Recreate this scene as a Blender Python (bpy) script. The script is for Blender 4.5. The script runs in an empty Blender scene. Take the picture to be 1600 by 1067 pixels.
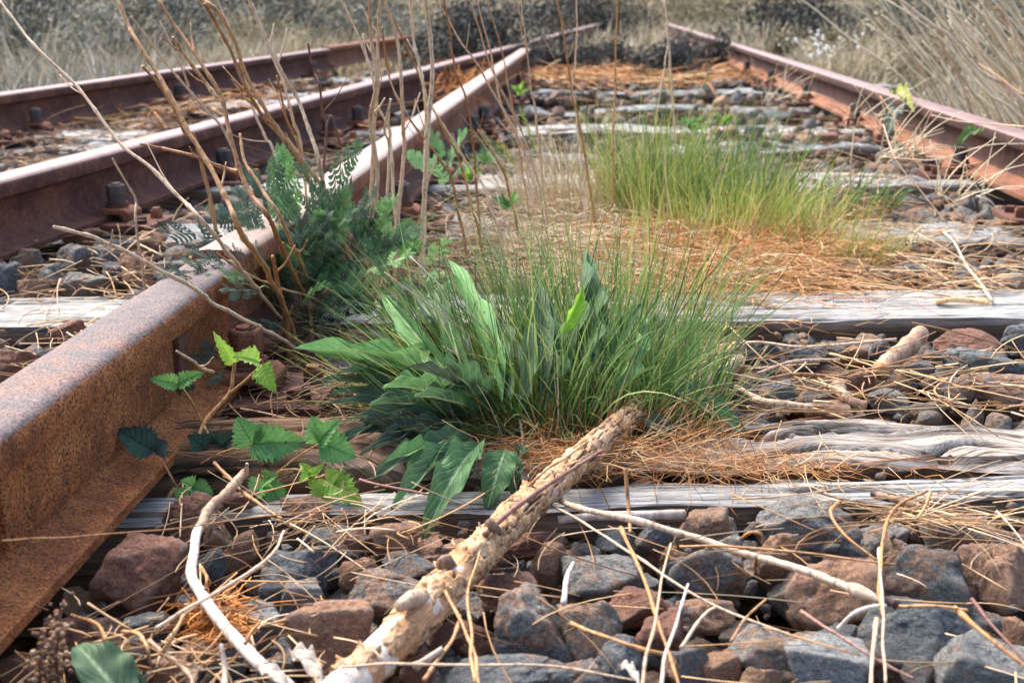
import bpy, math, random
import numpy as np
from mathutils import Vector, Matrix, Quaternion
random.seed(11); rng = np.random.default_rng(11)
S = bpy.context.scene
COL = S.collection

# ------------------------------------------------------------------ camera, sky, sun, exposure
CAM_H = 0.457; F = 2100.0; TH = math.atan(538.0/F)
cam = bpy.data.cameras.new('camera'); camo = bpy.data.objects.new('camera', cam); COL.objects.link(camo)
camo.location = (0, 0, CAM_H); camo.rotation_euler = (math.pi/2-TH, 0, 0)
cam.sensor_width = 36; cam.lens = 36*F/1600; cam.clip_start = 0.02; cam.clip_end = 600
cam.dof.use_dof = True; cam.dof.focus_distance = 1.42; cam.dof.aperture_fstop = 11.0
S.camera = camo
W = bpy.data.worlds.new('World'); S.world = W; W.use_nodes = True
SUN_EL, SUN_AZ = math.radians(52), math.radians(-40)      # azimuth from +Y, clockwise negative = left
nt = W.node_tree; bg = nt.nodes['Background']
sky = nt.nodes.new('ShaderNodeTexSky'); sky.sky_type = 'NISHITA'; sky.sun_disc = False
sky.sun_elevation = SUN_EL; sky.sun_rotation = SUN_AZ; sky.air_density = 1.0; sky.dust_density = 4.0; sky.ozone_density = 0.6
nt.links.new(sky.outputs[0], bg.inputs[0]); bg.inputs[1].default_value = 0.115
sl = bpy.data.lights.new('sun', 'SUN'); so = bpy.data.objects.new('sun', sl); COL.objects.link(so)
sl.energy = 1.5; sl.angle = math.radians(40); sl.color = (1, 0.95, 0.88)
sd = Vector((math.sin(SUN_AZ)*math.cos(SUN_EL), math.cos(SUN_AZ)*math.cos(SUN_EL), math.sin(SUN_EL)))
so.rotation_euler = sd.to_track_quat('Z', 'Y').to_euler()
S.view_settings.view_transform = 'Standard'; S.view_settings.look = 'None'
S.view_settings.exposure = 2.05; S.view_settings.gamma = 1.0; S.view_settings.use_curve_mapping = False
S.render.engine = 'CYCLES'; S.cycles.max_bounces = 6; S.cycles.transparent_max_bounces = 4

# ------------------------------------------------------------------ photograph geometry -> metres
def ray(px, py):
    x = (px-800.0); u = -(py-533.5)
    return np.array([x, F*math.cos(TH)+u*math.sin(TH), u*math.cos(TH)-F*math.sin(TH)])
def P(px, py, z=0.0):                    # the place at height z seen in that direction
    d = ray(px, py); t = (z-CAM_H)/d[2]
    return np.array([0, 0, CAM_H]) + d*t
def Q(px, py, Y):                        # the place at distance Y
    d = ray(px, py); t = Y/d[1]
    return np.array([0, 0, CAM_H]) + d*t
def ppm(p):                              # pixels per metre at a point
    z = p[1]*math.cos(TH) - (p[2]-CAM_H)*math.sin(TH)
    return F/z

# ------------------------------------------------------------------ numpy noise
_T = np.random.default_rng(5).random(4096)
_PR = np.random.default_rng(6).permutation(4096)
def vnoise(p):
    p = np.asarray(p, float); i = np.floor(p).astype(np.int64); f = p-i; f = f*f*(3-2*f)
    def h(dx, dy, dz):
        a = _PR[(i[..., 0]+dx) & 4095]; b = _PR[(a+i[..., 1]+dy) & 4095]
        return _T[(_PR[(b+i[..., 2]+dz) & 4095])]
    x0 = h(0,0,0)*(1-f[...,0])+h(1,0,0)*f[...,0]; x1 = h(0,1,0)*(1-f[...,0])+h(1,1,0)*f[...,0]
    x2 = h(0,0,1)*(1-f[...,0])+h(1,0,1)*f[...,0]; x3 = h(0,1,1)*(1-f[...,0])+h(1,1,1)*f[...,0]
    y0 = x0*(1-f[...,1])+x1*f[...,1]; y1 = x2*(1-f[...,1])+x3*f[...,1]
    return (y0*(1-f[...,2])+y1*f[...,2])*2-1
def fbm(p, o=4, g=0.5):
    p = np.asarray(p, float); a, s = 1.0, 0.0
    for k in range(o):
        s = s + a*vnoise(p*(2.03**k)+k*17.3); a *= g
    return s

# ------------------------------------------------------------------ mesh helpers
def tag(o, label=None, cat=None, group=None, kind=None):
    if label: o['label'] = label
    if cat: o['category'] = cat
    if group: o['group'] = group
    if kind: o['kind'] = kind
    return o
def mesh_np(name, V, faces, mats, smooth=True, attrs=None, midx=None):
    """faces: list of arrays (n, k)"""
    V = np.asarray(V, np.float32).reshape(-1, 3)
    m = bpy.data.meshes.new(name)
    m.vertices.add(len(V)); m.vertices.foreach_set('co', V.ravel())
    faces = [np.asarray(f, np.int32) for f in faces if len(f)]
    idx = np.concatenate([f.ravel() for f in faces]); tot = np.concatenate([np.full(len(f), f.shape[1]) for f in faces]).astype(np.int32)
    st = np.concatenate([[0], np.cumsum(tot)[:-1]]).astype(np.int32)
    m.loops.add(len(idx)); m.loops.foreach_set('vertex_index', idx.astype(np.int32))
    m.polygons.add(len(tot)); m.polygons.foreach_set('loop_start', st); m.polygons.foreach_set('loop_total', tot)
    for mt in (mats if isinstance(mats, (list, tuple)) else [mats]): m.materials.append(mt)
    if midx is not None: m.polygons.foreach_set('material_index', np.asarray(midx, np.int32))
    m.polygons.foreach_set('use_smooth', np.full(len(tot), smooth))
    m.update(calc_edges=True)
    for k, a in (attrs or {}).items():
        a = np.asarray(a, np.float32)
        if a.ndim == 1:
            at = m.attributes.new(k, 'FLOAT', 'POINT'); at.data.foreach_set('value', a)
        else:
            at = m.attributes.new(k, 'FLOAT_VECTOR', 'POINT'); at.data.foreach_set('vector', a.ravel())
    m.validate()
    return m
def link(name, data, parent=None, loc=None):
    o = bpy.data.objects.new(name, data); COL.objects.link(o)
    if parent is not None: o.parent = parent
    if loc is not None: o.location = tuple(loc)
    return o
def empty(name, loc, label, cat, group=None):
    o = bpy.data.objects.new(name, None); COL.objects.link(o); o.location = tuple(loc); o.empty_display_size = .05
    return tag(o, label, cat, group)
def place(o, M, parent=None):
    """world matrix -> local, parents carry only translation"""
    if parent is not None:
        o.parent = parent; M = Matrix.Translation(-Vector(parent.location)) @ M
    o.matrix_local = M
    return o
def spline(pts, n):
    pts = np.asarray(pts, float)
    if len(pts) == 2: pts = np.array([pts[0], (pts[0]+pts[1])/2, pts[1]])
    p = np.vstack([2*pts[0]-pts[1], pts, 2*pts[-1]-pts[-2]])
    t = np.linspace(0, len(pts)-1-1e-6, n); i = t.astype(int); f = (t-i)[:, None]
    a, b, c, d = p[i], p[i+1], p[i+2], p[i+3]
    return 0.5*((2*b)+(-a+c)*f+(2*a-5*b+4*c-d)*f**2+(-a+3*b-3*c+d)*f**3)
def frames(pts):
    """pts (N,K,3) -> two normals"""
    t = np.gradient(pts, axis=1); t /= np.linalg.norm(t, axis=2, keepdims=True)+1e-9
    ref = np.zeros_like(t); ref[..., 2] = 1
    par = np.abs(t[..., 2]) > .9
    ref[par] = (1, 0, 0)
    # keep one reference per strand
    r0 = ref[:, :1]; ref = np.where((np.abs(t[..., 2:3]).max(axis=1, keepdims=True) > .93), np.array([0.8, .6, 0.0]), np.array([0, 0, 1.0]))*np.ones_like(t)
    a = np.cross(t, ref); a /= np.linalg.norm(a, axis=2, keepdims=True)+1e-9
    b = np.cross(a, t)
    return t, a, b
def strands(name, pts, rad, mat, sides=3, bumps=None, extra=None, cap=True):
    """many tubes in one mesh; pts (N,K,3), rad (N,K)"""
    pts = np.asarray(pts, float); rad = np.asarray(rad, float)
    if pts.ndim == 2: pts = pts[None]; rad = rad[None]
    N, K, _ = pts.shape; t, a, b = frames(pts)
    ang = np.arange(sides)*2*math.pi/sides
    R = rad[:, :, None, None]
    if bumps is not None: R = R*bumps
    V = pts[:, :, None] + R*(np.cos(ang)[:, None]*a[:, :, None]+np.sin(ang)[:, None]*b[:, :, None])
    base = (np.arange(N)*K*sides)[:, None, None]; k = np.arange(K-1)[None, :, None]*sides; s = np.arange(sides)[None, None]
    s2 = (s+1) % sides
    f = np.stack([base+k+s, base+k+s2, base+k+sides+s2, base+k+sides+s], -1).reshape(-1, 4)
    fs = [f]
    if cap and sides > 2:
        c0 = (np.arange(N)*K*sides)[:, None]+np.arange(sides)[::-1]; c1 = (np.arange(N)*K*sides)[:, None]+(K-1)*sides+np.arange(sides)
        fs += [c0, c1]
    rnd = np.repeat(rng.random(N), K*sides)
    at = {'rnd': rnd, 'along': np.tile(np.repeat(np.linspace(0, 1, K), sides), N)}
    return mesh_np(name, V, fs, mat, True, at)
def tube(name, pts, r0, r1, mat, sides=7, n=None, wob=0.0, knots=0.0):
    n = n or max(6, len(pts)*5)
    c = spline(pts, n); u = np.linspace(0, 1, n)
    r = r0+(r1-r0)*u
    if wob:
        L = np.linalg.norm(c[-1]-c[0]); nn = np.stack([c*30+5, c*30+50, c*30+90], 0)
        c = c + wob*np.stack([vnoise(nn[0]), vnoise(nn[1]), vnoise(nn[2])], 1)
    if knots:
        r = r*(1+knots*np.maximum(0, vnoise(c*70))**2*2+knots*.4*vnoise(c*160))
    return strands(name, c, r, mat, sides)
def blades(name, pts, wid, mat, fold=0.25):
    """grass blades with a folded middle; pts (N,K,3) wid (N,K)"""
    N, K, _ = pts.shape; t = np.gradient(pts, axis=1); t /= np.linalg.norm(t, axis=2, keepdims=True)+1e-9
    az = rng.random(N)*math.tau; sd = np.stack([np.cos(az), np.sin(az), np.zeros(N)], 1)[:, None]*np.ones_like(t)
    sd = sd-(sd*t).sum(2, keepdims=True)*t; sd /= np.linalg.norm(sd, axis=2, keepdims=True)+1e-9
    nr = np.cross(sd, t); w = wid[:, :, None]
    V = np.stack([pts-sd*w/2, pts+nr*w*fold, pts+sd*w/2], 2)
    base = (np.arange(N)*K*3)[:, None, None]; k = np.arange(K-1)[None, :, None]*3; s = np.arange(2)[None, None]
    f = np.stack([base+k+s, base+k+s+1, base+k+s+4, base+k+s+3], -1).reshape(-1, 4)
    at = {'rnd': np.repeat(rng.random(N), K*3), 'along': np.tile(np.repeat(np.linspace(0, 1, K), 3), N)}
    return mesh_np(name, V, [f], mat, True, at)
def arc_strands(base, dirs, L, K=7, droop=0.6, curl=0.1, wav=0.0):
    """curved strand centre lines starting at base, bending with gravity"""
    N = len(base); u = np.linspace(0, 1, K)[None, :, None]; L = np.asarray(L).reshape(-1, 1, 1)
    d = dirs/np.linalg.norm(dirs, axis=1, keepdims=True); d = d[:, None]
    dr = np.asarray(droop).reshape(-1, 1, 1) if np.ndim(droop) else droop
    side = rng.normal(size=(N, 1, 3)); side[..., 2] *= .2
    p = base[:, None]+d*L*u + np.array([0, 0, -1.0])*L*dr*u**2.2 + side*curl*L*u**2
    if wav: p = p + wav*L*np.sin(u*rng.uniform(4, 11, (N, 1, 1))+rng.random((N, 1, 1))*6)*rng.normal(size=(N, 1, 3))*u
    return p
def box(V, F_, cx, cy, cz, sx, sy, sz, bev=0.0):
    """bevelled box appended to lists"""
    b = len(V); hx, hy, hz = sx/2, sy/2, sz/2
    for z in (-1, 1):
        for (x, y) in ((-1,-1),(1,-1),(1,1),(-1,1)):
            V.append((cx+x*hx, cy+y*hy, cz+z*hz))
    F_ += [(b+3,b+2,b+1,b+0),(b+4,b+5,b+6,b+7),(b,b+1,b+5,b+4),(b+1,b+2,b+6,b+5),(b+2,b+3,b+7,b+6),(b+3,b,b+4,b+7)]
def prism(V, F_, cx, cy, z0, z1, r, n, tw=0.0, top=0.94):
    b = len(V)
    zs = [(z0, r), (z1-(z1-z0)*.12, r), (z1, r*top)]
    for z, rr in zs:
        for i in range(n):
            a = tw+i*math.tau/n; V.append((cx+rr*math.cos(a), cy+rr*math.sin(a), z))
    for k in range(2):
        for i in range(n): F_.append((b+k*n+i, b+k*n+(i+1) % n, b+(k+1)*n+(i+1) % n, b+(k+1)*n+i))
    F_.append(tuple(b+i for i in range(n))[::-1]); F_.append(tuple(b+2*n+i for i in range(n)))
def pydata(name, V, F_, mat, smooth=False, bevel=0.0):
    m = bpy.data.meshes.new(name); m.from_pydata(V, [], F_); m.update()
    if bevel:
        import bmesh
        bm = bmesh.new(); bm.from_mesh(m)
        bmesh.ops.bevel(bm, geom=bm.edges[:], offset=bevel, segments=2, affect='EDGES', profile=.6, clamp_overlap=True)
        bm.to_mesh(m); bm.free(); smooth = True
    for mt in (mat if isinstance(mat, (list, tuple)) else [mat]): m.materials.append(mt)
    m.polygons.foreach_set('use_smooth', [smooth]*len(m.polygons))
    if bevel: m.set_sharp_from_angle(angle=math.radians(40))
    return m

# ------------------------------------------------------------------ materials
class NT:
    def __init__(s, name):
        s.m = bpy.data.materials.new(name); s.m.use_nodes = True; s.t = s.m.node_tree; s.b = s.t.nodes['Principled BSDF']
        s.b.inputs['Specular IOR Level'].default_value = 0.3
    def n(s, ty, **kw):
        x = s.t.nodes.new('ShaderNode'+ty)
        for k, v in kw.items(): setattr(x, k, v)
        return x
    def L(s, a, b): s.t.links.new(a, b)
    def coord(s, which='Object', scale=(1,1,1), rot=None, obj_rand=False):
        if which.startswith('@'):
            c = s.n('Attribute', attribute_name=which[1:]).outputs['Vector']
        elif which == 'World': c = s.n('NewGeometry').outputs['Position']
        else: c = s.n('TexCoord').outputs[which]
        mp = s.n('Mapping'); s.L(c, mp.inputs[0]); mp.inputs['Scale'].default_value = scale
        if obj_rand:
            r = s.n('ObjectInfo').outputs['Random']; ml = s.n('VectorMath', operation='SCALE'); 
            cv = s.n('CombineXYZ')
            mm = s.n('Math', operation='MULTIPLY'); s.L(r, mm.inputs[0]); mm.inputs[1].default_value = 57.0
            s.L(mm.outputs[0], cv.inputs[0]); s.L(mm.outputs[0], cv.inputs[1]); s.L(cv.outputs[0], mp.inputs['Location'])
        return mp.outputs[0]
    def noise(s, vec, scale, detail=6, rough=.6, dist=0.0, out='Fac'):
        x = s.n('TexNoise'); s.L(vec, x.inputs['Vector']); x.inputs['Scale'].default_value = scale
        x.inputs['Detail'].default_value = detail; x.inputs['Roughness'].default_value = rough; x.inputs['Distortion'].default_value = dist
        return x.outputs[out]
    def vor(s, vec, scale, feature='F1', out='Distance'):
        x = s.n('TexVoronoi', feature=feature); s.L(vec, x.inputs['Vector']); x.inputs['Scale'].default_value = scale
        return x.outputs[out]
    def ramp(s, fac, stops, interp='LINEAR'):
        r = s.n('ValToRGB'); r.color_ramp.interpolation = interp; e = r.color_ramp.elements
        while len(e) < len(stops): e.new(.5)
        for k, (p, c) in enumerate(stops):
            e[k].position = p; e[k].color = (*c, 1) if len(c) == 3 else c
        s.L(fac, r.inputs[0]); return r.outputs[0]
    def mix(s, fac, a, b, mode='MIX'):
        x = s.n('Mix', data_type='RGBA', blend_type=mode)
        for sock, v in ((x.inputs[0], fac), (x.inputs[6], a), (x.inputs[7], b)):
            if isinstance(v, (int, float)): sock.default_value = v
            elif isinstance(v, tuple): sock.default_value = (*v, 1)
            else: s.L(v, sock)
        return x.outputs[2]
    def math(s, op, a, b=None, clamp=False):
        x = s.n('Math', operation=op, use_clamp=clamp)
        for sock, v in ((x.inputs[0], a), (x.inputs[1], b)):
            if v is None: continue
            if isinstance(v, (int, float)): sock.default_value = v
            else: s.L(v, sock)
        return x.outputs[0]
    def attr(s, name): return s.n('Attribute', attribute_name=name).outputs['Fac']
    def bump(s, h, strength=.5, dist=.002, normal=None):
        x = s.n('Bump'); s.L(h, x.inputs['Height']); x.inputs['Strength'].default_value = strength; x.inputs['Distance'].default_value = dist
        if normal is not None: s.L(normal, x.inputs['Normal'])
        return x.outputs[0]
    def out(s, col, rough=.8, normal=None, spec=None):
        if isinstance(col, tuple): s.b.inputs['Base Color'].default_value = (*col, 1)
        else: s.L(col, s.b.inputs['Base Color'])
        if isinstance(rough, (int, float)): s.b.inputs['Roughness'].default_value = rough
        else: s.L(rough, s.b.inputs['Roughness'])
        if normal is not None: s.L(normal, s.b.inputs['Normal'])
        if spec is not None: s.b.inputs['Specular IOR Level'].default_value = spec
        return s.m
def K(r, g, b): return (r, g, b)

def m_stone(name, grey, brown, bias, obj_rand=True, where='Object', unit=1.0):
    s = NT(name); c = s.coord(where, (unit,)*3, obj_rand=obj_rand)
    big = s.noise(c, 1.3, 4, .55, .4); mid = s.noise(c, 5, 6, .65); fine = s.math('ADD', s.math('MULTIPLY', s.noise(c, 9, 8, .75), .6), s.math('MULTIPLY', s.noise(c, 34, 4, .75), .4)); spk = s.noise(c, 30, 3, .6)
    rnd = s.n('ObjectInfo').outputs['Random'] if obj_rand else s.attr('rnd')
    shift = s.math('MULTIPLY_ADD', rnd, .34); s.t.nodes[-1]
    mm = s.n('Math', operation='MULTIPLY_ADD'); s.L(rnd, mm.inputs[0]); mm.inputs[1].default_value = .36; mm.inputs[2].default_value = bias-.18
    f = s.math('ADD', s.math('ADD', big, s.math('MULTIPLY', s.math('SUBTRACT', mid, .5), .9)), s.math('SUBTRACT', mm.outputs[0], .5))
    f = s.ramp(f, [(.44, K(0,0,0)), (.57, K(1,1,1))])
    g = s.ramp(fine, [(.36, tuple(x*.22 for x in grey)), (.5, tuple(x*1.1 for x in grey)), (.64, tuple(min(1, x*2.6) for x in grey))])
    b = s.ramp(fine, [(.36, tuple(x*.25 for x in brown)), (.5, tuple(x*1.15 for x in brown)), (.64, tuple(min(1, x*2.2) for x in brown))])
    col = s.mix(f, g, b)
    col = s.mix(s.ramp(spk, [(.60, K(0,0,0)), (.70, K(.7,.7,.7))]), col, (.42, .36, .30))
    col = s.mix(s.ramp(spk, [(.28, K(.8,.8,.8)), (.38, K(0,0,0))]), col, (.025, .024, .026))
    if obj_rand:
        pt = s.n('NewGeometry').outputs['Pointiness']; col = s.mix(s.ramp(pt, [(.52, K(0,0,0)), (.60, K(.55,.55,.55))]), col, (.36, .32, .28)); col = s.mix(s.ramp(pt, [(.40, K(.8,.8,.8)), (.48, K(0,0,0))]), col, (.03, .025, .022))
    org = s.noise(c, 2.2, 5, .7, 1.0)
    col = s.mix(s.ramp(org, [(.62, K(0,0,0)), (.72, K(.6,.6,.6))]), col, (.34, .13, .04))
    h = s.math('ADD', s.math('MULTIPLY', mid, 1.0), s.math('MULTIPLY', fine, .45))
    nrm = s.bump(h, 1.0, .010); nrm = s.bump(s.noise(c, 30, 5, .75), .8, .003, nrm)
    return s.out(col, .78, nrm, .35)
M = {}
# stones are unit sized meshes scaled to about 5 cm, so texture coordinates are in stone radii
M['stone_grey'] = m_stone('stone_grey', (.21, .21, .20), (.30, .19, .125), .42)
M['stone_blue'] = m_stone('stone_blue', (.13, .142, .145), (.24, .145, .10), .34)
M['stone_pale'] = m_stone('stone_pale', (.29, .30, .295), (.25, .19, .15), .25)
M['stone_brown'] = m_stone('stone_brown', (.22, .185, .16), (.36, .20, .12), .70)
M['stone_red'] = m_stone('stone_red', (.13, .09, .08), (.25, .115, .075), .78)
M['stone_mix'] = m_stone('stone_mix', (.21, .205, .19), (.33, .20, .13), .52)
M['stone_stuff'] = m_stone('stone_stuff', (.15, .15, .145), (.26, .16, .10), .5, obj_rand=False, unit=24.0)

def m_rust(name, a, b, c, spk, scale=1.0, bumpd=.0012, rough=.85, streak=False):
    s = NT(name); v = s.coord('World')
    n1 = s.noise(v, 9*scale, 6, .65, .3); n2 = s.noise(v, 120*scale, 3, .7); n3 = s.noise(v, 420*scale, 2, .6); n4 = s.noise(v, 30*scale, 5, .7)
    col = s.ramp(s.math('ADD', s.math('MULTIPLY', n1, .55), s.math('MULTIPLY', n4, .45)), [(.36, a), (.5, b), (.64, c)])
    col = s.mix(s.ramp(n3, [(.40, K(spk,)*3 if False else (spk, spk, spk)), (.54, K(0,0,0))]), col, (.035, .016, .010))
    col = s.mix(s.ramp(n2, [(.60, K(0,0,0)), (.74, K(.55,.55,.55))]), col, tuple(min(1, x*1.55) for x in c))
    h = s.math('ADD', s.math('MULTIPLY', n3, .5), n2)
    return s.out(col, rough, s.bump(h, .8, bumpd), .25)
M['rust_orange'] = m_rust('rust_orange', (.13,.042,.016), (.30,.105,.034), (.44,.17,.055), .95)
M['rust_foot'] = m_rust('rust_foot', (.18,.055,.018), (.33,.112,.034), (.45,.18,.055), .8)
M['rust_maroon'] = m_rust('rust_maroon', (.045,.017,.014), (.10,.038,.030), (.20,.08,.045), .6, bumpd=.0008)
M['rust_brown'] = m_rust('rust_brown', (.12,.045,.025), (.23,.09,.05), (.36,.16,.08), .6)
M['rust_dark'] = m_rust('rust_dark', (.06,.028,.022), (.12,.05,.036), (.20,.085,.05), .5)
M['bolt_dark'] = m_rust('bolt_dark', (.03,.032,.034), (.07,.068,.066), (.13,.09,.07), .4)
M['head_near'] = m_rust('head_near', (.085,.068,.070), (.135,.112,.118), (.24,.13,.095), .8, bumpd=.0008, rough=.72)
M['head_pale'] = m_rust('head_pale', (.30,.20,.16), (.28,.20,.165), (.36,.26,.21), .35, bumpd=.0004, rough=.5)
M['head_far'] = m_rust('head_far', (.14,.085,.08), (.22,.135,.125), (.27,.17,.145), .2, bumpd=.0004, rough=.5)

def m_wood(name, dark, mid, light, side):
    s = NT(name)
    g = s.coord('@grain', (1,1,1))
    def gr(sx, sy, sc, det=6, r=.65, dist=0):
        mp = s.n('Mapping'); s.L(g, mp.inputs[0]); mp.inputs['Scale'].default_value = (sx, sy, sy)
        return s.noise(mp.outputs[0], sc, det, r, dist)
    fibre = gr(1.2, 40, 4, 6, .7); broad = gr(.8, 9, 3, 4, .6); tiny = gr(6, 220, 4, 3, .6); patch = gr(3, 3, 2, 4, .6)
    f = s.math('ADD', s.math('MULTIPLY', fibre, .55), s.math('MULTIPLY', tiny, .45))
    top = s.ramp(f, [(.39, dark), (.46, mid), (.55, light), (.66, tuple(min(1, x*1.25) for x in light))])
    top = s.mix(s.ramp(patch, [(.45, K(0,0,0)), (.75, K(.5,.5,.5))]), top, tuple(x*.55+y*.4 for x, y in zip(mid, side)))
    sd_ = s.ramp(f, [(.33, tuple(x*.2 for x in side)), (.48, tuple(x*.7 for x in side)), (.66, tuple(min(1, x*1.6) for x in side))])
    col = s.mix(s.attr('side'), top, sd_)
    crk = s.attr('crack')
    col = s.mix(crk, col, (.022, .016, .013))
    h = s.math('ADD', s.math('MULTIPLY', fibre, 1.0), s.math('ADD', s.math('MULTIPLY', tiny, .5), broad))
    return s.out(col, .9, s.bump(h, .9, .0035), .15)
M['wood_grey'] = m_wood('wood_grey', (.045,.04,.035), (.23,.225,.21), (.50,.49,.46), (.15,.10,.07))
M['wood_dark'] = m_wood('wood_dark', (.05,.05,.05), (.17,.18,.18), (.38,.39,.385), (.09,.06,.045))
M['wood_brown'] = m_wood('wood_brown', (.05,.035,.025), (.22,.18,.145), (.50,.45,.39), (.19,.11,.065))

def m_strand(name, stops, rough=.7, along=None, fleck=None, trans=0.0, noise_sc=60):
    s = NT(name); r = s.attr('rnd')
    v = s.coord('World'); n = s.noise(v, noise_sc, 3, .6)
    f = s.math('ADD', s.math('MULTIPLY', r, .75), s.math('MULTIPLY', n, .25))
    col = s.ramp(f, stops)
    if along is not None: col = s.mix(s.ramp(s.attr('along'), along[0]), col, along[1])
    if fleck is not None: col = s.mix(s.ramp(s.noise(v, fleck[1], 2, .6), [(.6, K(0,0,0)), (.68, K(1,1,1))]), col, fleck[0])
    m = s.out(col, rough, s.bump(n, .3, .0006), .25)
    if trans:
        tr = s.n('BsdfTranslucent'); s.L(col, tr.inputs[0]); mx = s.n('MixShader'); mx.inputs[0].default_value = trans
        s.L(s.b.outputs[0], mx.inputs[1]); s.L(tr.outputs[0], mx.inputs[2]); s.L(mx.outputs[0], s.t.nodes['Material Output'].inputs[0])
    return m
M['straw'] = m_strand('straw', [(.1,(.16,.07,.03)),(.35,(.40,.22,.10)),(.6,(.56,.37,.20)),(.9,(.72,.56,.38))])
M['straw_orange'] = m_strand('straw_orange', [(.1,(.14,.045,.015)),(.3,(.40,.15,.045)),(.55,(.62,.30,.10)),(.92,(.78,.58,.34))])
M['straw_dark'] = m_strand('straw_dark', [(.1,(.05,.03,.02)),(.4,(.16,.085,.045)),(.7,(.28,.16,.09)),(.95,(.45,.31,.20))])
M['straw_pale'] = m_strand('straw_pale', [(.1,(.34,.24,.13)),(.5,(.52,.42,.27)),(.9,(.70,.62,.46))])
M['fibres'] = m_strand('fibres', [(.2,(.30,.10,.02)),(.5,(.50,.19,.04)),(.9,(.60,.28,.08))])
M['grass_green'] = m_strand('grass_green', [(.05,(.022,.045,.02)),(.3,(.065,.14,.04)),(.6,(.15,.26,.07)),(.95,(.36,.42,.15))], .55,
                            along=([(.0,K(.75,.75,.75)),(.28,K(0,0,0)),(.86,K(0,0,0)),(1,K(.4,.4,.4))], (.36,.26,.08)), trans=.25)
M['grass_yellow'] = m_strand('grass_yellow', [(.05,(.05,.10,.02)),(.3,(.18,.27,.05)),(.6,(.36,.43,.10)),(.95,(.60,.55,.20))], .55,
                             along=([(.0,K(.85,.85,.85)),(.40,K(0,0,0)),(1,K(.1,.1,.1))], (.50,.27,.07)), trans=.25)
M['grass_grey'] = m_strand('grass_grey', [(.05,(.06,.06,.055)),(.3,(.20,.195,.17)),(.6,(.40,.38,.32)),(.95,(.66,.62,.50))], .8)
M['grass_beige'] = m_strand('grass_beige', [(.05,(.12,.10,.06)),(.3,(.36,.29,.18)),(.6,(.56,.47,.31)),(.95,(.76,.69,.52))], .8)
M['shrub_leaf'] = m_strand('shrub_leaf', [(.05,(.03,.032,.03)),(.35,(.09,.095,.08)),(.65,(.21,.21,.17)),(.95,(.46,.44,.33))], .7)
M['shrub_dark'] = m_strand('shrub_dark', [(.05,(.012,.013,.013)),(.4,(.034,.036,.036)),(.8,(.085,.088,.08)),(.95,(.26,.25,.20))], .7)
M['shrub_olive'] = m_strand('shrub_olive', [(.05,(.05,.045,.025)),(.35,(.18,.155,.09)),(.7,(.32,.28,.17)),(.95,(.52,.46,.33))], .7)
M['bark_dark'] = m_strand('bark_dark', [(.1,(.05,.035,.028)),(.9,(.12,.09,.07))])
M['flower_white'] = m_strand('flower_white', [(.1,(.6,.6,.58)),(.9,(.8,.8,.78))])
def m_stem(name, stops, dark=(.07,.03,.02)):
    s = NT(name); v = s.coord('World'); rnd = s.n('ObjectInfo').outputs['Random']
    mp = s.n('Mapping'); s.L(v, mp.inputs[0]); mp.inputs['Scale'].default_value = (1, 1, .25)
    n = s.noise(mp.outputs[0], 40, 5, .65); n2 = s.noise(mp.outputs[0], 260, 3, .6)
    f = s.math('ADD', s.math('MULTIPLY', rnd, .4), s.math('MULTIPLY', n, .6))
    col = s.ramp(f, stops); col = s.mix(s.ramp(n2, [(.35, K(.7,.7,.7)), (.5, K(0,0,0))]), col, dark)
    return s.out(col, .6, s.bump(n2, .5, .0006), .3)
M['stem_brown'] = m_stem('stem_brown', [(.2,(.22,.095,.035)),(.5,(.40,.20,.085)),(.8,(.55,.34,.17))])
M['stem_pale'] = m_stem('stem_pale', [(.2,(.42,.27,.17)),(.5,(.60,.43,.29)),(.8,(.72,.58,.43))], (.22,.12,.07))
M['stem_orange'] = m_stem('stem_orange', [(.2,(.28,.12,.04)),(.5,(.44,.22,.08)),(.8,(.56,.34,.15))])
M['stem_purple'] = m_stem('stem_purple', [(.2,(.13,.055,.045)),(.5,(.22,.10,.08)),(.8,(.36,.20,.15))])
M['stick_white'] = m_stem('stick_white', [(.3,(.34,.26,.20)),(.45,(.58,.50,.43)),(.7,(.72,.66,.60))], (.30,.20,.14))
M['stick_bark'] = m_stem('stick_bark', [(.25,(.15,.085,.05)),(.5,(.36,.23,.145)),(.75,(.62,.47,.34))], (.05,.03,.02))
M['cut_wood'] = m_stem('cut_wood', [(.2,(.55,.30,.13)),(.5,(.70,.45,.22)),(.8,(.78,.58,.36))], (.40,.2,.1))
M['char'] = m_stem('char', [(.2,(.02,.012,.012)),(.5,(.05,.025,.022)),(.8,(.09,.045,.04))], (.01,.01,.01))
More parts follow.
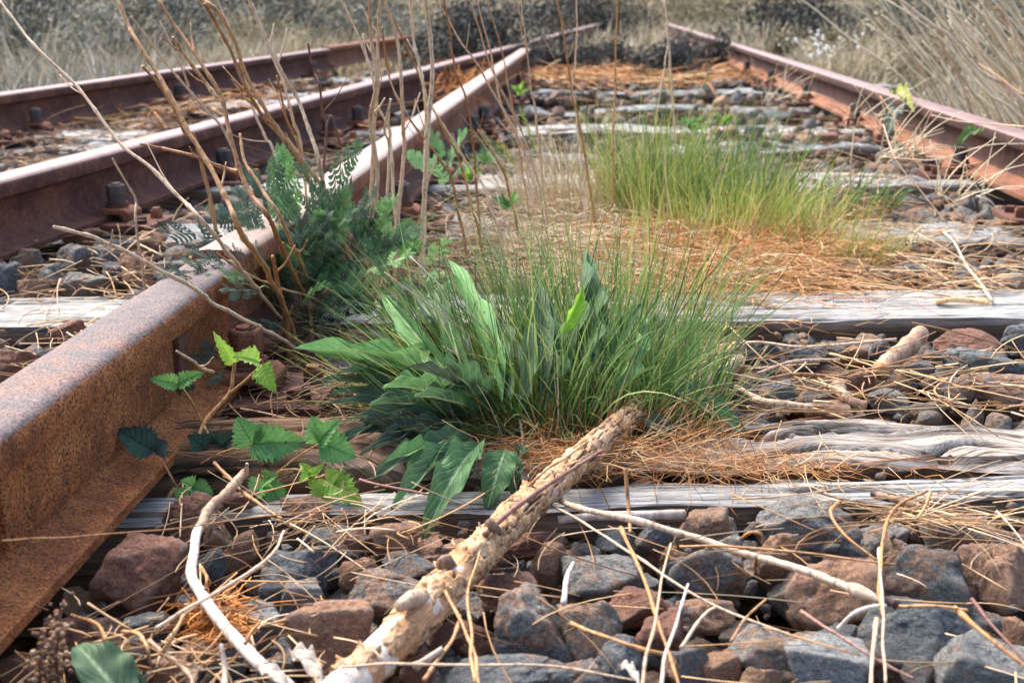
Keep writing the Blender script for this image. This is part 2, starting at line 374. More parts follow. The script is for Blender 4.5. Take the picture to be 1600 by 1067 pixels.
def m_log():
    s = NT('log_bark'); v = s.coord('@luv'); w = s.coord('World')
    bark = s.attr('bark')
    fib = s.n('Mapping'); s.L(v, fib.inputs[0]); fib.inputs['Scale'].default_value = (6, 60, 60)
    nf = s.noise(fib.outputs[0], 1.0, 5, .7); n = s.noise(w, 60, 5, .7, .5); n3 = s.noise(w, 220, 4, .7)
    cr = s.vor(w, 55, 'DISTANCE_TO_EDGE')
    barkc = s.ramp(s.math('ADD', s.math('MULTIPLY', n, .5), s.math('MULTIPLY', n3, .5)), [(.36, (.12,.05,.025)), (.45, (.36,.19,.09)), (.56, (.58,.38,.22)), (.70, (.72,.56,.42))])
    barkc = s.mix(s.ramp(s.noise(w, 24, 3, .6), [(.52, K(0,0,0)), (.66, K(.55,.55,.55))]), barkc, (.48, .40, .34))
    wood = s.ramp(nf, [(.3, (.50,.36,.26)), (.5, (.70,.58,.49)), (.7, (.76,.70,.64))])
    inner = s.ramp(nf, [(.3, (.30,.12,.05)), (.5, (.55,.28,.13)), (.7, (.70,.45,.27))])
    col = s.mix(s.attr('peel'), barkc, s.mix(s.ramp(s.attr('peel'), [(.9, K(0,0,0)), (1, K(1,1,1))]), inner, wood))
    col = s.mix(s.attr('crack'), col, (.05, .025, .012))
    h = s.math('ADD', n3, n)
    return s.out(col, .8, s.bump(h, .8, .002), .2)
M['log'] = m_log()

def m_leaf(name, base, dark, pale, vein, vein_w=.06, nv=9, trans=.25, rough=.62, grey=.5):
    s = NT(name); uv = s.n('Attribute', attribute_name='luv').outputs['Vector']
    sp = s.n('SeparateXYZ'); s.L(uv, sp.inputs[0]); u, v = sp.outputs[0], sp.outputs[1]
    av = s.math('ABSOLUTE', v)
    mid = s.ramp(av, [(0, K(1,1,1)), (vein_w, K(.6,.6,.6)), (vein_w*2, K(0,0,0))])
    ph = s.math('SUBTRACT', s.math('MULTIPLY', u, nv), s.math('MULTIPLY', av, nv*.33))
    w = s.math('ABSOLUTE', s.math('SUBTRACT', s.math('FRACT', ph), .5))
    sv = s.ramp(w, [(0, K(.75,.75,.75)), (.09, K(0,0,0))])
    o = s.coord('World'); n = s.noise(o, 26, 4, .6, .3); n2 = s.noise(o, 260, 3, .7)
    rnd = s.n('ObjectInfo').outputs['Random']
    f = s.math('ADD', s.math('MULTIPLY', n, .65), s.math('MULTIPLY', rnd, .35))
    col = s.ramp(f, [(.3, dark), (.5, base), (.72, pale)])  # dark grey-green of dim leaf areas is mixed into the colour by noise
    col = s.mix(s.ramp(n2, [(.3, K(.35,.35,.35)), (.5, K(0,0,0))]), col, dark)
    col = s.mix(s.math('MULTIPLY', sv, .45), col, vein); col = s.mix(s.math('MULTIPLY', mid, .85), col, vein)
    hole = s.ramp(s.noise(o, 110, 2, .5), [(.70, K(0,0,0)), (.73, K(1,1,1))])
    col = s.mix(hole, col, (.05, .035, .015))
    h = s.math('ADD', s.math('MULTIPLY', s.ramp(w, [(0, K(0,0,0)), (.25, K(1,1,1))]), 1.0), s.math('MULTIPLY', n2, .3))
    s.out(col, rough, s.bump(h, .6, .0012), .22)
    tr = s.n('BsdfTranslucent'); s.L(col, tr.inputs[0]); mx = s.n('MixShader'); mx.inputs[0].default_value = trans
    s.L(s.b.outputs[0], mx.inputs[1]); s.L(tr.outputs[0], mx.inputs[2]); s.L(mx.outputs[0], s.t.nodes['Material Output'].inputs[0])
    return s.m
M['dock'] = m_leaf('dock_leaf', (.11,.235,.085), (.05,.10,.055), (.19,.39,.14), (.40,.55,.28))
M['dock_dark'] = m_leaf('dock_dark', (.070,.115,.070), (.036,.048,.038), (.13,.24,.11), (.24,.34,.20))
M['dock_lime'] = m_leaf('dock_lime', (.19,.42,.03), (.10,.26,.02), (.32,.55,.06), (.40,.60,.15), trans=.4)
M['dock_olive'] = m_leaf('dock_olive', (.13,.24,.045), (.07,.13,.03), (.30,.26,.05), (.30,.36,.14))
M['bramble'] = m_leaf('bramble_leaf', (.19,.40,.11), (.10,.25,.08), (.28,.54,.17), (.05,.14,.05), .04, 7)
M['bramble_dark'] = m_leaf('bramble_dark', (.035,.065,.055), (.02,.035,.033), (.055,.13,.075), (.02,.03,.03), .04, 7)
M['bramble_lime'] = m_leaf('bramble_lime', (.28,.46,.07), (.17,.34,.05), (.40,.58,.12), (.16,.30,.05), .04, 7, trans=.35)
M['tansy'] = m_leaf('tansy_leaf', (.15,.28,.13), (.07,.12,.08), (.26,.46,.22), (.16,.30,.14), .08, 3)
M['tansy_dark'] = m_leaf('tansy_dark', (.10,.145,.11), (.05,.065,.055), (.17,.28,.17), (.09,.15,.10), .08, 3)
M['tansy_pale'] = m_leaf('tansy_pale', (.20,.38,.14), (.10,.24,.09), (.32,.54,.24), (.25,.45,.2), .08, 3)
M['leaf_dead'] = m_leaf('leaf_dead', (.40,.33,.27), (.22,.15,.10), (.60,.54,.48), (.25,.18,.13), .03, 6, trans=.1, rough=.8)
def m_soil():
    s = NT('soil'); v = s.coord('World'); n = s.noise(v, 3, 8, .7); n2 = s.noise(v, 50, 6, .7)
    far = s.noise(v, .25, 4, .6)
    col = s.ramp(s.math('ADD', s.math('MULTIPLY', n, .4), s.math('MULTIPLY', n2, .6)), [(.35, (.02,.013,.010)), (.5, (.06,.036,.024)), (.66, (.14,.085,.05))])
    gp = s.n('SeparateXYZ'); s.L(s.n('NewGeometry').outputs['Position'], gp.inputs[0])
    return s.out(col, .95, s.bump(n2, 1, .01), .1)
M['soil'] = m_soil()
s_ = NT('verge'); v_ = s_.coord('World'); n_ = s_.noise(v_, 6, 8, .7)
M['verge'] = s_.out(s_.ramp(n_, [(.35, (.03,.026,.018)), (.5, (.11,.09,.055)), (.68, (.30,.25,.16))]), .95, s_.bump(n_, 1, .03), .1)

# ------------------------------------------------------------------ ground
def ground():
    xs = np.concatenate([np.linspace(-60, -5, 30), np.linspace(-4.8, 5, 60), np.linspace(5.2, 60, 30)])
    ys = np.concatenate([np.linspace(-4, 0, 6), np.linspace(.2, 10, 60), np.linspace(10.5, 140, 60)])
    X, Y = np.meshgrid(xs, ys, indexing='ij')
    Z = -.125+.012*fbm(np.stack([X*2, Y*2, X*0], -1), 3)
    away = np.clip((Y-9)/12, 0, 1); Z = Z+away*.10+.05*away*fbm(np.stack([X*.3, Y*.3, X*0+3], -1), 3)
    n, m = X.shape; i = np.arange(n-1)[:, None]*m+np.arange(m-1)[None]
    f = np.stack([i, i+m, i+m+1, i+1], -1).reshape(-1, 4)
    cen = (Y[:-1, :-1].ravel() > 8.6) | (X[:-1, :-1].ravel() < -3.6)
    me = mesh_np('ground', np.stack([X, Y, Z], -1), [f], [M['soil'], M['verge']], True, None, cen.astype(int))
    tag(link('ground', me), kind='structure')
ground()

# ------------------------------------------------------------------ rails
RZ = 0.015; RH = 0.13
HALF = [(.060,0),(.060,.009),(.045,.0125),(.022,.020),(.011,.030),(.0075,.042),(.0075,.078),(.010,.088),(.018,.094),(.0335,.0985),(.035,.1015),
        (.0352,.119),(.0335,.1245),(.029,.1282),(.022,.1295),(.011,.1300)]
PROF = [(-x, z) for x, z in HALF] + [(x, z) for x, z in HALF[::-1]]
def rail_line(p0, p1, side):
    """top far edge of the head through two photo points -> centre line start and direction"""
    a = P(*p0, z=RZ+RH-.002); b = P(*p1, z=RZ+RH-.002); d = b-a; d[2] = 0; d /= np.linalg.norm(d)
    nrm = np.array([d[1], -d[0], 0])          # to the right
    return a*[1,1,0]+nrm*.031*side, d, nrm
def rail_mesh(name, pts, mats, jit=0.0):
    """pts: list of (x,y,z) of the foot centre; mats = (body, top, foot)"""
    pts = np.asarray(pts, float); K_ = len(pts); n = len(PROF)
    t = np.gradient(pts, axis=0); t /= np.linalg.norm(t, axis=1, keepdims=True); nr = np.stack([t[:,1], -t[:,0], 0*t[:,0]], 1)
    pr = np.array(PROF); V = pts[:, None]+nr[:, None]*pr[None, :, :1]+np.array([0,0,1.0])*pr[None, :, 1:]
    if jit:
        V = V+jit*np.stack([vnoise(V*40), vnoise(V*40+9), vnoise(V*40+19)], -1)
    k = np.arange(K_-1)[:, None]*n; i = np.arange(n)[None]; j = (i+1) % n
    f = np.stack([k+i, k+n+i, k+n+j, k+j], -1).reshape(-1, 4)
    mi = np.zeros(n, int)
    for q in range(n):
        z = (PROF[q][1]+PROF[(q+1) % n][1])/2
        if z > .1235: mi[q] = 1
        elif z < .027: mi[q] = 2
    mi = np.tile(mi, K_-1)
    V = V.reshape(-1, 3)
    caps = [np.arange(n)[None, ::1], (np.arange(n)[::-1]+(K_-1)*n)[None]]
    return mesh_np(name, V, [f]+caps, list(mats), True, None, np.concatenate([mi, [0, 0]]))
def sharp(o, deg=28):
    o.data.set_sharp_from_angle(angle=math.radians(deg)); return o
def make_rail(label, origin, d, y0, y1, mats, shape=None, step=.1, jit=.0004):
    s0 = (y0-origin[1])/d[1]; s1 = (y1-origin[1])/d[1]; n = max(4, int(abs(s1-s0)/step))
    ss = np.linspace(s0, s1, n); pts = origin[None]+d[None]*ss[:, None]; pts[:, 2] = RZ
    if shape is not None:
        nr = np.array([d[1], -d[0], 0]); dn, dz = shape(ss-s0); pts = pts+nr*dn[:, None]; pts[:, 2] += dz
    base = pts[0].copy(); o = link('rail', rail_mesh('rail', pts-base, mats, jit), loc=base)
    return sharp(tag(o, label, 'rail', 'rusty steel rails of the overgrown tracks'), 35)
R3 = rail_line((0,597), (820,72), 1)
RR = rail_line((1600,203), (1094,51), -1)
R2 = rail_line((0,270), (820,65), 1)
R1 = rail_line((0,145), (506,76), 1)
near = (M['rust_orange'], M['head_near'], M['rust_foot'])
jy = Q(352, 455, 1)[0]  # unused slope
def y_at(line, px):       # distance where the line is seen at photo column px
    o, d, n = line; k = (px-800)/F
    # depth z = Y cos + (CAM_H - z) sin ; x = k*z
    A = d[0]/d[1]; x0 = o[0]-A*o[1]; h = (CAM_H-RZ-RH)*math.sin(TH)
    return (x0-k*h)/(k*math.cos(TH)-A)
YJ = y_at(R3, 335)
foreground_rail = make_rail('nearest rail at lower left with speckled orange rust and dull purple head', R3[0], R3[1], -.3, YJ, near, step=.03)
make_rail('pale brown topped rail running on from the broken joint to the crossing', R3[0], R3[1], YJ+.035, 8.6,
          (M['rust_brown'], M['head_pale'], M['rust_maroon']), lambda s: (-.004*np.exp(-s/.15), .005*np.exp(-(s/.2)**2)))
far = (M['rust_maroon'], M['head_far'], M['rust_maroon'])
make_rail('long maroon rail behind the dry stems, left of the crossing', R2[0], R2[1], -.6 if False else 1.2, 17, far)
make_rail('farthest rail at upper left against the grey grass', R1[0], R1[1], 2.6, y_at(R1, 508), far)
make_rail('short rail piece beyond the joint at upper left, standing slightly proud', R1[0]+np.array([.0,0,0]), R1[1], y_at(R1, 508)+.02, y_at(R1, 760), (M['rust_brown'], M['rust_brown'], M['rust_brown']), lambda s: (s*0, s*0+.012))
M['rust_shaded'] = m_rust('rust_shaded', (.022,.010,.010), (.05,.021,.018), (.13,.052,.032), .6, bumpd=.001)  # maroon rust darkened for the right rail: shade on its web put into the colour
make_rail('right hand rail edging the dry verge, dark web and worn brown head', RR[0], RR[1], 1.6, 17, (M['rust_shaded'], M['head_far'], M['rust_brown']))

def line_pt(line, Y, off=0.0, z=0.0):
    o, d, n = line; p = o+d*((Y-o[1])/d[1]); p = p+n*off; p[2] = z; return p
# fishplate and spacer on the nearest rail
def along_box(name, line, ya, yb, off, z0, z1, th, mat, parent, bev=.002):
    a = line_pt(line, ya, off, (z0+z1)/2); b = line_pt(line, yb, off, (z0+z1)/2); L = np.linalg.norm(b-a); V, F_ = [], []
    box(V, F_, 0, 0, 0, L, th, z1-z0)
    o = link(name, pydata(name, V, F_, mat, bevel=bev)); mid = (a+b)/2
    ang = math.atan2(line[1][1], line[1][0])
    place(o, Matrix.Translation(Vector(mid)) @ Matrix.Rotation(ang, 4, 'Z'), parent); return o
YF = y_at(R3, 232)
along_box('fishplate', R3, YF-.42, YF, .0155, .044, .107, .016, M['rust_orange'], foreground_rail, .003)
along_box('spacer_block', R3, YF+.028, YF+.062, .014, .040, .108, .014, M['rust_dark'], foreground_rail)

# ------------------------------------------------------------------ sleepers
def sleeper(pl, pr, width, height, mat, label, nx=160, dense=1.0, gnarl=0.0, ztop=0.0, seed=0, cracks=1.0, brown_to=0.0):
    """pl, pr world end points of the far top edge"""
    a = np.array(pl); b = np.array(pr); L = np.linalg.norm(b-a); ex = (b-a)/L; ey = np.array([ex[1], -ex[0], 0])  # toward camera
    u = np.linspace(0, L, nx)
    # section, from back bottom over the top to the front bottom
    nb, ntp, nf = 5, int(44*dense), int(26*dense)
    r = .008
    sec = [(0-.0, -height*(1-k/nb), 1.0) for k in range(nb)]
    sec += [(width*k/(ntp-1), 0, 0.0) for k in range(ntp)]
    sec += [(width, -height*(k+1)/nf, 1.0) for k in range(nf)]
    sec = np.array(sec); per = np.concatenate([[0], np.cumsum(np.hypot(np.diff(sec[:,0]), np.diff(sec[:,1])))])
    m = len(sec)
    nrm = np.zeros((m, 2))
    for q in range(m):
        if q < nb: nrm[q] = (-1, 0)
        elif q < nb+ntp: nrm[q] = (0, 1)
        else: nrm[q] = (1, 0)
    nrm[nb] = (-.7,.7); nrm[nb+ntp-1] = (.7,.7)
    U, Pm = np.meshgrid(u, per, indexing='ij')
    warp = gnarl*(.05*fbm(np.stack([U*5+seed, Pm*7, U*0], -1), 3)) + .006*fbm(np.stack([U*2+seed, Pm*3, U*0], -1), 2)
    # rounding
    sx = sec[None, :, 0]+0*U; sz = sec[None, :, 1]+0*U
    gx = U*1.3+seed*7; gy = (Pm+warp)
    g1 = fbm(np.stack([gx*1.0, gy*55, U*0+seed], -1), 4, .6)
    g2 = fbm(np.stack([gx*.7, gy*20, U*0+seed+5], -1), 3)
    cr = np.abs(vnoise(np.stack([gx*1.6, gy*(34), U*0+seed+9], -1))+.35*vnoise(np.stack([gx*9, gy*60, U*0+3], -1)))
    msk = np.clip(vnoise(np.stack([gx*2.2, gy*16, U*0+seed+2], -1))*2+.5, 0, 1)
    crack = np.clip(1-cr/.13, 0, 1)*msk*cracks
    disp = .0026*g1+.0040*g2-.012*crack
    edge = np.exp(-((Pm-per[nb+ntp-1])/.012)**2)+np.exp(-((Pm-per[nb])/.010)**2)
    disp = disp-edge*(.004+.004*np.abs(g2))-.010*edge*np.clip(fbm(np.stack([U*6+seed, U*0, U*0+seed], -1), 3), 0, 1)
    low = fbm(np.stack([U*4+seed*3, Pm*6, U*0+2], -1), 3)
    disp = disp+gnarl*.012*low
    sx = sx+nrm[None,:,0]*disp; sz = sz+nrm[None,:,1]*disp
    if gnarl: # front edge wanders
        sx = sx+(Pm/per[-1])*gnarl*.018*fbm(np.stack([U*3.3+seed, U*0, U*0+7], -1), 2)
        sz = sz+gnarl*.010*fbm(np.stack([U*3+seed+4, U*0, U*0], -1), 2)
    V = a+ex*U[..., None]+ey*sx[..., None]+np.array([0,0,1.0])*(sz+ztop)[..., None]
    n_, m_ = U.shape; i = np.arange(n_-1)[:, None]*m_+np.arange(m_-1)[None]
    f = np.stack([i, i+m_, i+m_+1, i+1], -1).reshape(-1, 4)
    caps = [np.arange(m_)[None], (np.arange(m_)[::-1]+(n_-1)*m_)[None]]
    sidea = np.clip(sec[None, :, 2]+.5*np.clip(g2, -1, 1)*0+edge*.4+0*U, 0, 1)
    soft = 1/(1+np.exp(-(Pm-per[nb+ntp-1]-.004-.006*g2)/.003)); sidea = np.maximum(soft, (Pm < per[nb]).astype(float))
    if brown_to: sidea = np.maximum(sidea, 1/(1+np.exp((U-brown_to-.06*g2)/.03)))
    base = V[0, nb].copy(); base[2] = -height
    at = {'grain': np.stack([gx, gy, U*0+seed], -1).reshape(-1, 3), 'side': sidea.ravel(), 'crack': np.clip(crack*1.3, 0, 1).ravel()}
    me = mesh_np('railway_sleeper', V-base, [f]+caps, mat, True, at)
    o = link('railway_sleeper', me, loc=base); me.set_sharp_from_angle(angle=math.radians(70))
    return tag(o, label, 'sleeper', 'weathered timber sleepers under the rails')
def ext(p, q, xl, xr):     # extend the line through two points to world x = xl..xr
    d = (q-p)/(q[0]-p[0]); return p+d*(xl-p[0]), p+d*(xr-p[0])
S_LINES = []
def sl_px(a, b, xl, xr, **kw):
    z = kw.get('ztop', 0); p, q = ext(P(*a, z=z)*[1,1,0], P(*b, z=z)*[1,1,0], xl, xr); S_LINES.append((p, q, kw['width']))
    return sleeper(p, q, **kw)
sl_px((560,757), (1600,737), -.62, .98, width=.062, height=.12, mat=M['wood_grey'], nx=520, label='front half of the split nearest sleeper, long flat grey edge above the stones', seed=1.3, ztop=0.0, cracks=.8)
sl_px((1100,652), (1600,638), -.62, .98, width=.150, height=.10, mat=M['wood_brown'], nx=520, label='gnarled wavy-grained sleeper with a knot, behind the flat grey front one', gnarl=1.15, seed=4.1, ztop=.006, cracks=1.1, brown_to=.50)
sl_px((0,463), (1600,449), -1.6, 1.35, width=.20, height=.115, mat=M['wood_grey'], nx=700, label='broad pale cracked sleeper with a brown rotten front edge, mid picture', seed=7.7)
names = ['sleeper mostly buried in litter between the pale cracked one and the green tuft', 'grey sleeper showing right of the yellow green tuft, ending at the right rail bolt',
         'grey sleeper next behind the one beside the tuft, brown and orange stones on it', 'bright pale sleeper seen behind the tuft between the two inner rails',
         'dark worn sleeper third from the far end of the inner track', 'thin grey sleeper second from the far end, small dark stones on it', 'farthest sleeper before the dark bushes, orange litter behind']
for k, yv in enumerate([341, 272, 228, 196, 166, 139, 122]):
    sl_px((600,yv+2+[0,1,-2,2,-1,1,0][k]), (1500,yv-1+[0,-2,2,-1,2,-1,1][k]), -2.6-.25*k, 1.75+.05*k, width=[.24,.25,.20,.26,.22,.24,.22][k], height=.115, mat=M['wood_grey' if k in (1,3) else 'wood_dark'], nx=420, dense=.7, gnarl=[.8,.5,1.6,.7,1.7,1.2,1.5][k], ztop=[-.01,0,-.02,0,-.018,-.012,-.02][k], cracks=1.4, label=names[k], seed=10.1+k*3.3)

# ------------------------------------------------------------------ rail fastenings
def proto_fastening():
    V, F_ = [], []; box(V, F_, .035, 0, .006, .15, .15, .012); d = {'base_plate': pydata('base_plate', V, F_, M['rust_dark'], bevel=.002)}
    # clamp: bridge with two legs
    V, F_ = [], []
    prof = [(-.035,.016),(-.035,.028),(-.024,.038),(.028,.038),(.038,.030),(.038,.012),(.024,.012),(.024,.022),(.016,.026),(-.008,.026),(-.012,.016)]
    n = len(prof)
    for y in (-.036, .036):
        for x, z in prof: V.append((x+.012, y, z))
    for i in range(n): F_.append((i, (i+1) % n, n+(i+1) % n, n+i))
    F_.append(tuple(range(n))[::-1]); F_.append(tuple(range(n, 2*n)))
    m = pydata('clamp', V, F_, M['rust_brown'], bevel=.003); d['clamp'] = m
    V, F_ = [], []; prism(V, F_, .012, 0, .038, .043, .024, 16); prism(V, F_, .013, .001, .0435, .049, .022, 16, .2); d['washer'] = pydata('washer', V, F_, M['rust_dark'], bevel=.001)
    V, F_ = [], []; prism(V, F_, .012, 0, .049, .058, .0185, 12, .3); prism(V, F_, .012, 0, .058, .084, .0200, 6, .3, .9); prism(V, F_, .012, 0, .0835, .088, .012, 8, 0, .6); d['bolt'] = pydata('bolt', V, F_, M['bolt_dark'], bevel=.0012)
    V, F_ = [], []; prism(V, F_, .083, .030, .012, .030, .013, 4, .6, .9); prism(V, F_, .083, .030, .030, .034, .009, 8, .1, .8); d['spike'] = pydata('spike', V, F_, M['rust_brown'], bevel=.0015)
    V, F_ = [], []; prism(V, F_, .080, -.040, .012, .026, .014, 4, .2, .9); d['spike2'] = pydata('spike', V, F_, M['rust_maroon'], bevel=.0015)
    return d
FD = proto_fastening()
FD['bolt_near'] = FD['bolt'].copy(); FD['bolt_near'].materials[0] = M['rust_brown']
def fastening(line, Y, side, label, z=0.0):
    p = line_pt(line, Y, side*.052, z+.001); d = line[1]
    e = empty('rail_fastening', p, label, 'rail clip', 'bolted clips holding the rails'); ang = math.atan2(line[2][1]*side, line[2][0]*side)
    for nme in ('base_plate', 'clamp', 'washer', 'bolt', 'spike', 'spike2'):
        o = link(nme.rstrip('2'), FD['bolt_near' if nme == 'bolt' and Y < 1.6 else nme]); place(o, Matrix.Translation(p_ := Vector(p)) @ Matrix.Rotation(ang+random.uniform(-.05, .05), 4, 'Z') @ Matrix.Rotation(0, 4, 'X'), e)
        if nme == 'spike2': o.name = 'spike'
def cross_Y(line, sl):
    (a, b, w) = sl; o, d, n = line
    A = np.array([[d[0], -(b-a)[0]], [d[1], -(b-a)[1]]]); s = np.linalg.solve(A, (a-o)[:2]); return (o+d*s[0])[1]-w*.5
ordn = ['first', 'second', 'third', 'fourth', 'fifth', 'sixth', 'seventh', 'eighth', 'ninth', 'tenth']
YB = P(350,622,.0)[1]
fastening(R3, YB, 1, 'big rusty bolt clip under bramble leaves beside the nearest rail')
for k, s_l in enumerate(S_LINES[2:]):
    if k > 0: fastening(R3, cross_Y(R3, s_l), 1, f'{ordn[k-1]} rusty clip past the leafy plant along the pale brown topped rail')
    fastening(R2, cross_Y(R2, s_l), 1, f'{ordn[k]} clip from the near end, foot of the long maroon rail at left')
    if k > 0: fastening(RR, cross_Y(RR, s_l), -1, f'{ordn[k-1]} clip from the near end, inside foot of the right hand rail')
    if k > 1: fastening(R1, cross_Y(R1, s_l), 1, f'{ordn[k-2]} clip from the near end on the farthest left rail')

# ------------------------------------------------------------------ stones
import bmesh
def ico(n):
    bm = bmesh.new(); bmesh.ops.create_icosphere(bm, subdivisions=n, radius=1.0)
    V = np.array([v.co[:] for v in bm.verts]); Fc = np.array([[v.index for v in f.verts] for f in bm.faces]); bm.free()
    return V/np.linalg.norm(V, axis=1, keepdims=True), Fc
ICO = {k: ico(k) for k in (2, 3, 5)}
def rock(lv, seed, p=18, nplanes=13, rough=.05, roundness=0.0, flat=.8):
    g = np.random.default_rng(seed); D, Fc = ICO[lv]
    N = g.normal(size=(nplanes, 3)); N /= np.linalg.norm(N, axis=1, keepdims=True)
    N[0] = (0.05, -.1, 1); N[1] = (0, 0, -1); N[:2] /= np.linalg.norm(N[:2], axis=1, keepdims=True)
    H = g.uniform(.62, 1.0, nplanes)
    q = np.clip(D@N.T, 0, None)/H
    r = (q**p).sum(1)**(-1/p); r = np.minimum(r, 1.6)
    V = D*r[:, None]
    V = V+D*(rough*fbm(V*2.2+seed*3.7, 5, .55))[:, None]
    if lv >= 3: # chipped ledges
        c = vnoise(V*3.3+seed); V = V-D*(.045*(c > .3))[:, None]; V = V+D*(.012*fbm(V*14+seed, 3, .6))[:, None]
    V = V/np.abs(V).max(0)
    return V, Fc
HERO = {}
TONES = {'grey': 'stone_grey', 'blue': 'stone_blue', 'pale': 'stone_pale', 'brown': 'stone_brown', 'red': 'stone_red', 'mix': 'stone_mix'}
def stone_mesh(v, tone):
    k = (v, tone)
    if k not in HERO:
        V, Fc = rock(5 if v < 30 else 3, 100+v, p=(10 if v % 7 == 0 else 22), nplanes=12+v % 6, rough=.075)
        HERO[k] = mesh_np('ballast_stone', V, [Fc], M[TONES[tone]], True)
    return HERO[k]
STONES = []
def stone(px, py, w, h, tone, label, v=None, z=None, rx=None):
    """seen centre, width and height in photo pixels"""
    v = len(STONES) % 30 if v is None else v
    z = -.022 if z is None else z
    c = P(px, py, z); s = ppm(c); a = w/s/2; hh = h/s
    zc = min(max(hh*.56, .012), a*1.0); yb = a*random.uniform(.7, .9)
    # lower the centre so that the seen top fits
    o = link('ballast_stone', stone_mesh(v, tone), loc=c); o.rotation_euler = (random.uniform(-.2,.2), random.uniform(-.22,.22), random.uniform(-.5,.5)+ (0 if v % 2 else math.pi))
    o.scale = (a*1.04, yb, zc*1.02)
    tag(o, label, 'stone', 'track ballast stones'); STONES.append((c[0], c[1], a)); return o
TW = {'grey': 'grey speckled', 'blue': 'dark blue-grey', 'pale': 'pale blue-grey', 'brown': 'rusty brown', 'red': 'dark maroon-brown', 'mix': 'grey-brown'}
FG = [
 (1107,826,95,62,'mix','pointed stone touching the flat grey sleeper edge, under the long cut twig'),
 (1262,830,152,76,'grey','wide angular stone against the sleeper front, right of the thin twig'),
 (1502,838,106,56,'mix','stone tucked under the twig bundle by the sleeper front'),
 (1124,898,138,112,'mix','big stone under the middle of the long cut twig'),
 (1205,880,86,82,'brown','upright blocky stone squeezed between two larger ones below the twig'),
 (1280,940,190,104,'brown','largest stone below the purple cut twig end'),
 (1306,886,52,36,'red','small peaked stone on top of the largest brown one'),
 (1350,895,54,40,'blue','small dark stone behind the twig end'),
 (1438,912,134,100,'blue','big domed stone right of the cut twig end'),
 (1540,906,150,100,'brown','big cracked stone at the right edge, upper row'),
 (1430,990,172,90,'blue','broad pointed stone below the crossing twigs at lower right'),
 (1188,1022,120,78,'mix','rounded stone left of the pale egg-shaped one'),
 (1296,1040,134,88,'pale','smooth egg-shaped stone at the bottom edge'),
 (1535,1046,165,74,'grey','flat slab stone in the bottom right corner'),
 (1128,1046,78,58,'brown','small stone at bottom left of the rounded one'),
 (1180,1066,76,34,'brown','low stone cut by the bottom edge beside the egg-shaped one'),
 (1077,1048,62,58,'blue','small dark stone by the bottom edge, third from the egg-shaped one'),
 (1095,965,112,62,'brown','tilted stone under crossing straws right of the log'),
 (1592,995,56,60,'brown','orange-tinted stone cut by the right edge'),
 (1428,1052,50,36,'mix','little stone between the slab and the egg-shaped stone'),
 (1313,998,66,40,'blue','small wedge behind the pale egg-shaped stone'),
 (817,990,150,124,'mix','prominent block with flat grey top and brown sides below the log'),
 (948,906,134,62,'grey','flat-topped stone overhanging a dark gap, right of the log'),
 (928,990,90,98,'mix','tall triangular stone right of the prominent block'),
 (1008,948,112,48,'red','low stone beneath the flat-topped one'),
 (855,890,68,62,'brown','rounded tan stone above the prominent block'),
 (793,925,94,44,'red','narrow stone wedged between log and prominent block'),
 (970,1032,104,58,'blue','dark rough stone near the bottom, right of the triangular one'),
 (835,850,92,36,'red','low stone in the shade beside the log bend'),
 (613,932,118,78,'mix','broad stone touching the left side of the log'),
 (1036,992,92,62,'red','stone beside the orange twig, bottom middle right'),
 (790,1060,175,40,'blue','long low slab at the bottom edge right of the log'),
 (900,1062,92,36,'blue','low stone at the bottom edge next to the slab'),
 (1062,896,58,52,'grey','small stone left of the big one under the twig'),
 (1012,846,70,40,'blue','stone under the white stick, by the sleeper'),
 (635,886,104,38,'blue','low stone left of the log, behind the broad one'),
 (547,852,64,44,'grey','small stone among straws left of the log'),
 (625,842,84,42,'brown','flat stone below the big drooping dock leaf'),
 (650,1042,60,56,'red','reddish stone under the peeled log end'),
 (1055,1042,60,44,'brown','stone at the bottom under the orange twig end'),
 (962,842,62,32,'blue','dark chip between log and white stick'),
 (215,905,152,128,'red','biggest stone beside the nearest rail foot'),
 (520,992,138,112,'brown','large pitted tan stone between white branch and log'),
 (412,978,68,58,'pale','crystalline stone right of the white branch'),
 (235,980,88,42,'blue','dark flat stone under the biggest one by the rail'),
 (452,896,140,66,'blue','wide flat stone right of the white branch'),
 (470,938,88,42,'grey','low stone just above the pitted tan one'),
 (380,860,64,62,'brown','warm stone right of the white branch bend'),
 (338,838,58,48,'brown','tan stone just behind the white branch'),
 (290,812,92,50,'red','stone by the rail foot below the bramble leaves'),
 (380,797,80,52,'red','dark stone below the bark-covered branch tip'),
 (505,850,112,46,'blue','wide stone under the bundle of straws'),
 (480,802,74,44,'brown','stone in front of the sleeper under bramble leaves'),
 (115,1002,74,92,'red','shadowed stone between rail foot and seed spike'),
 (348,966,62,52,'brown','orange-stained stone behind the white branch'),
 (345,1042,60,42,'blue','dark stone at the bottom under the white branch'),
 (208,1020,42,44,'grey','small upright stone left of the white branch'),
 (335,885,52,52,'blue','dark sliver stone left of the white branch elbow'),
 (560,900,60,50,'brown','stone between the wide flat one and the log'),
 (700,990,60,46,'red','stone in the shade under the right side of the log'),
 (730,870,50,36,'blue','stone peeping out above the log crook'),
 (30,1046,70,40,'red','stone in the deep shade under the rail at the corner'),
 (270,1050,60,36,'brown','stone at the bottom edge beside the grey leaf'),
 (440,1046,70,40,'blue','stone at the bottom edge by the white branch end'),
]
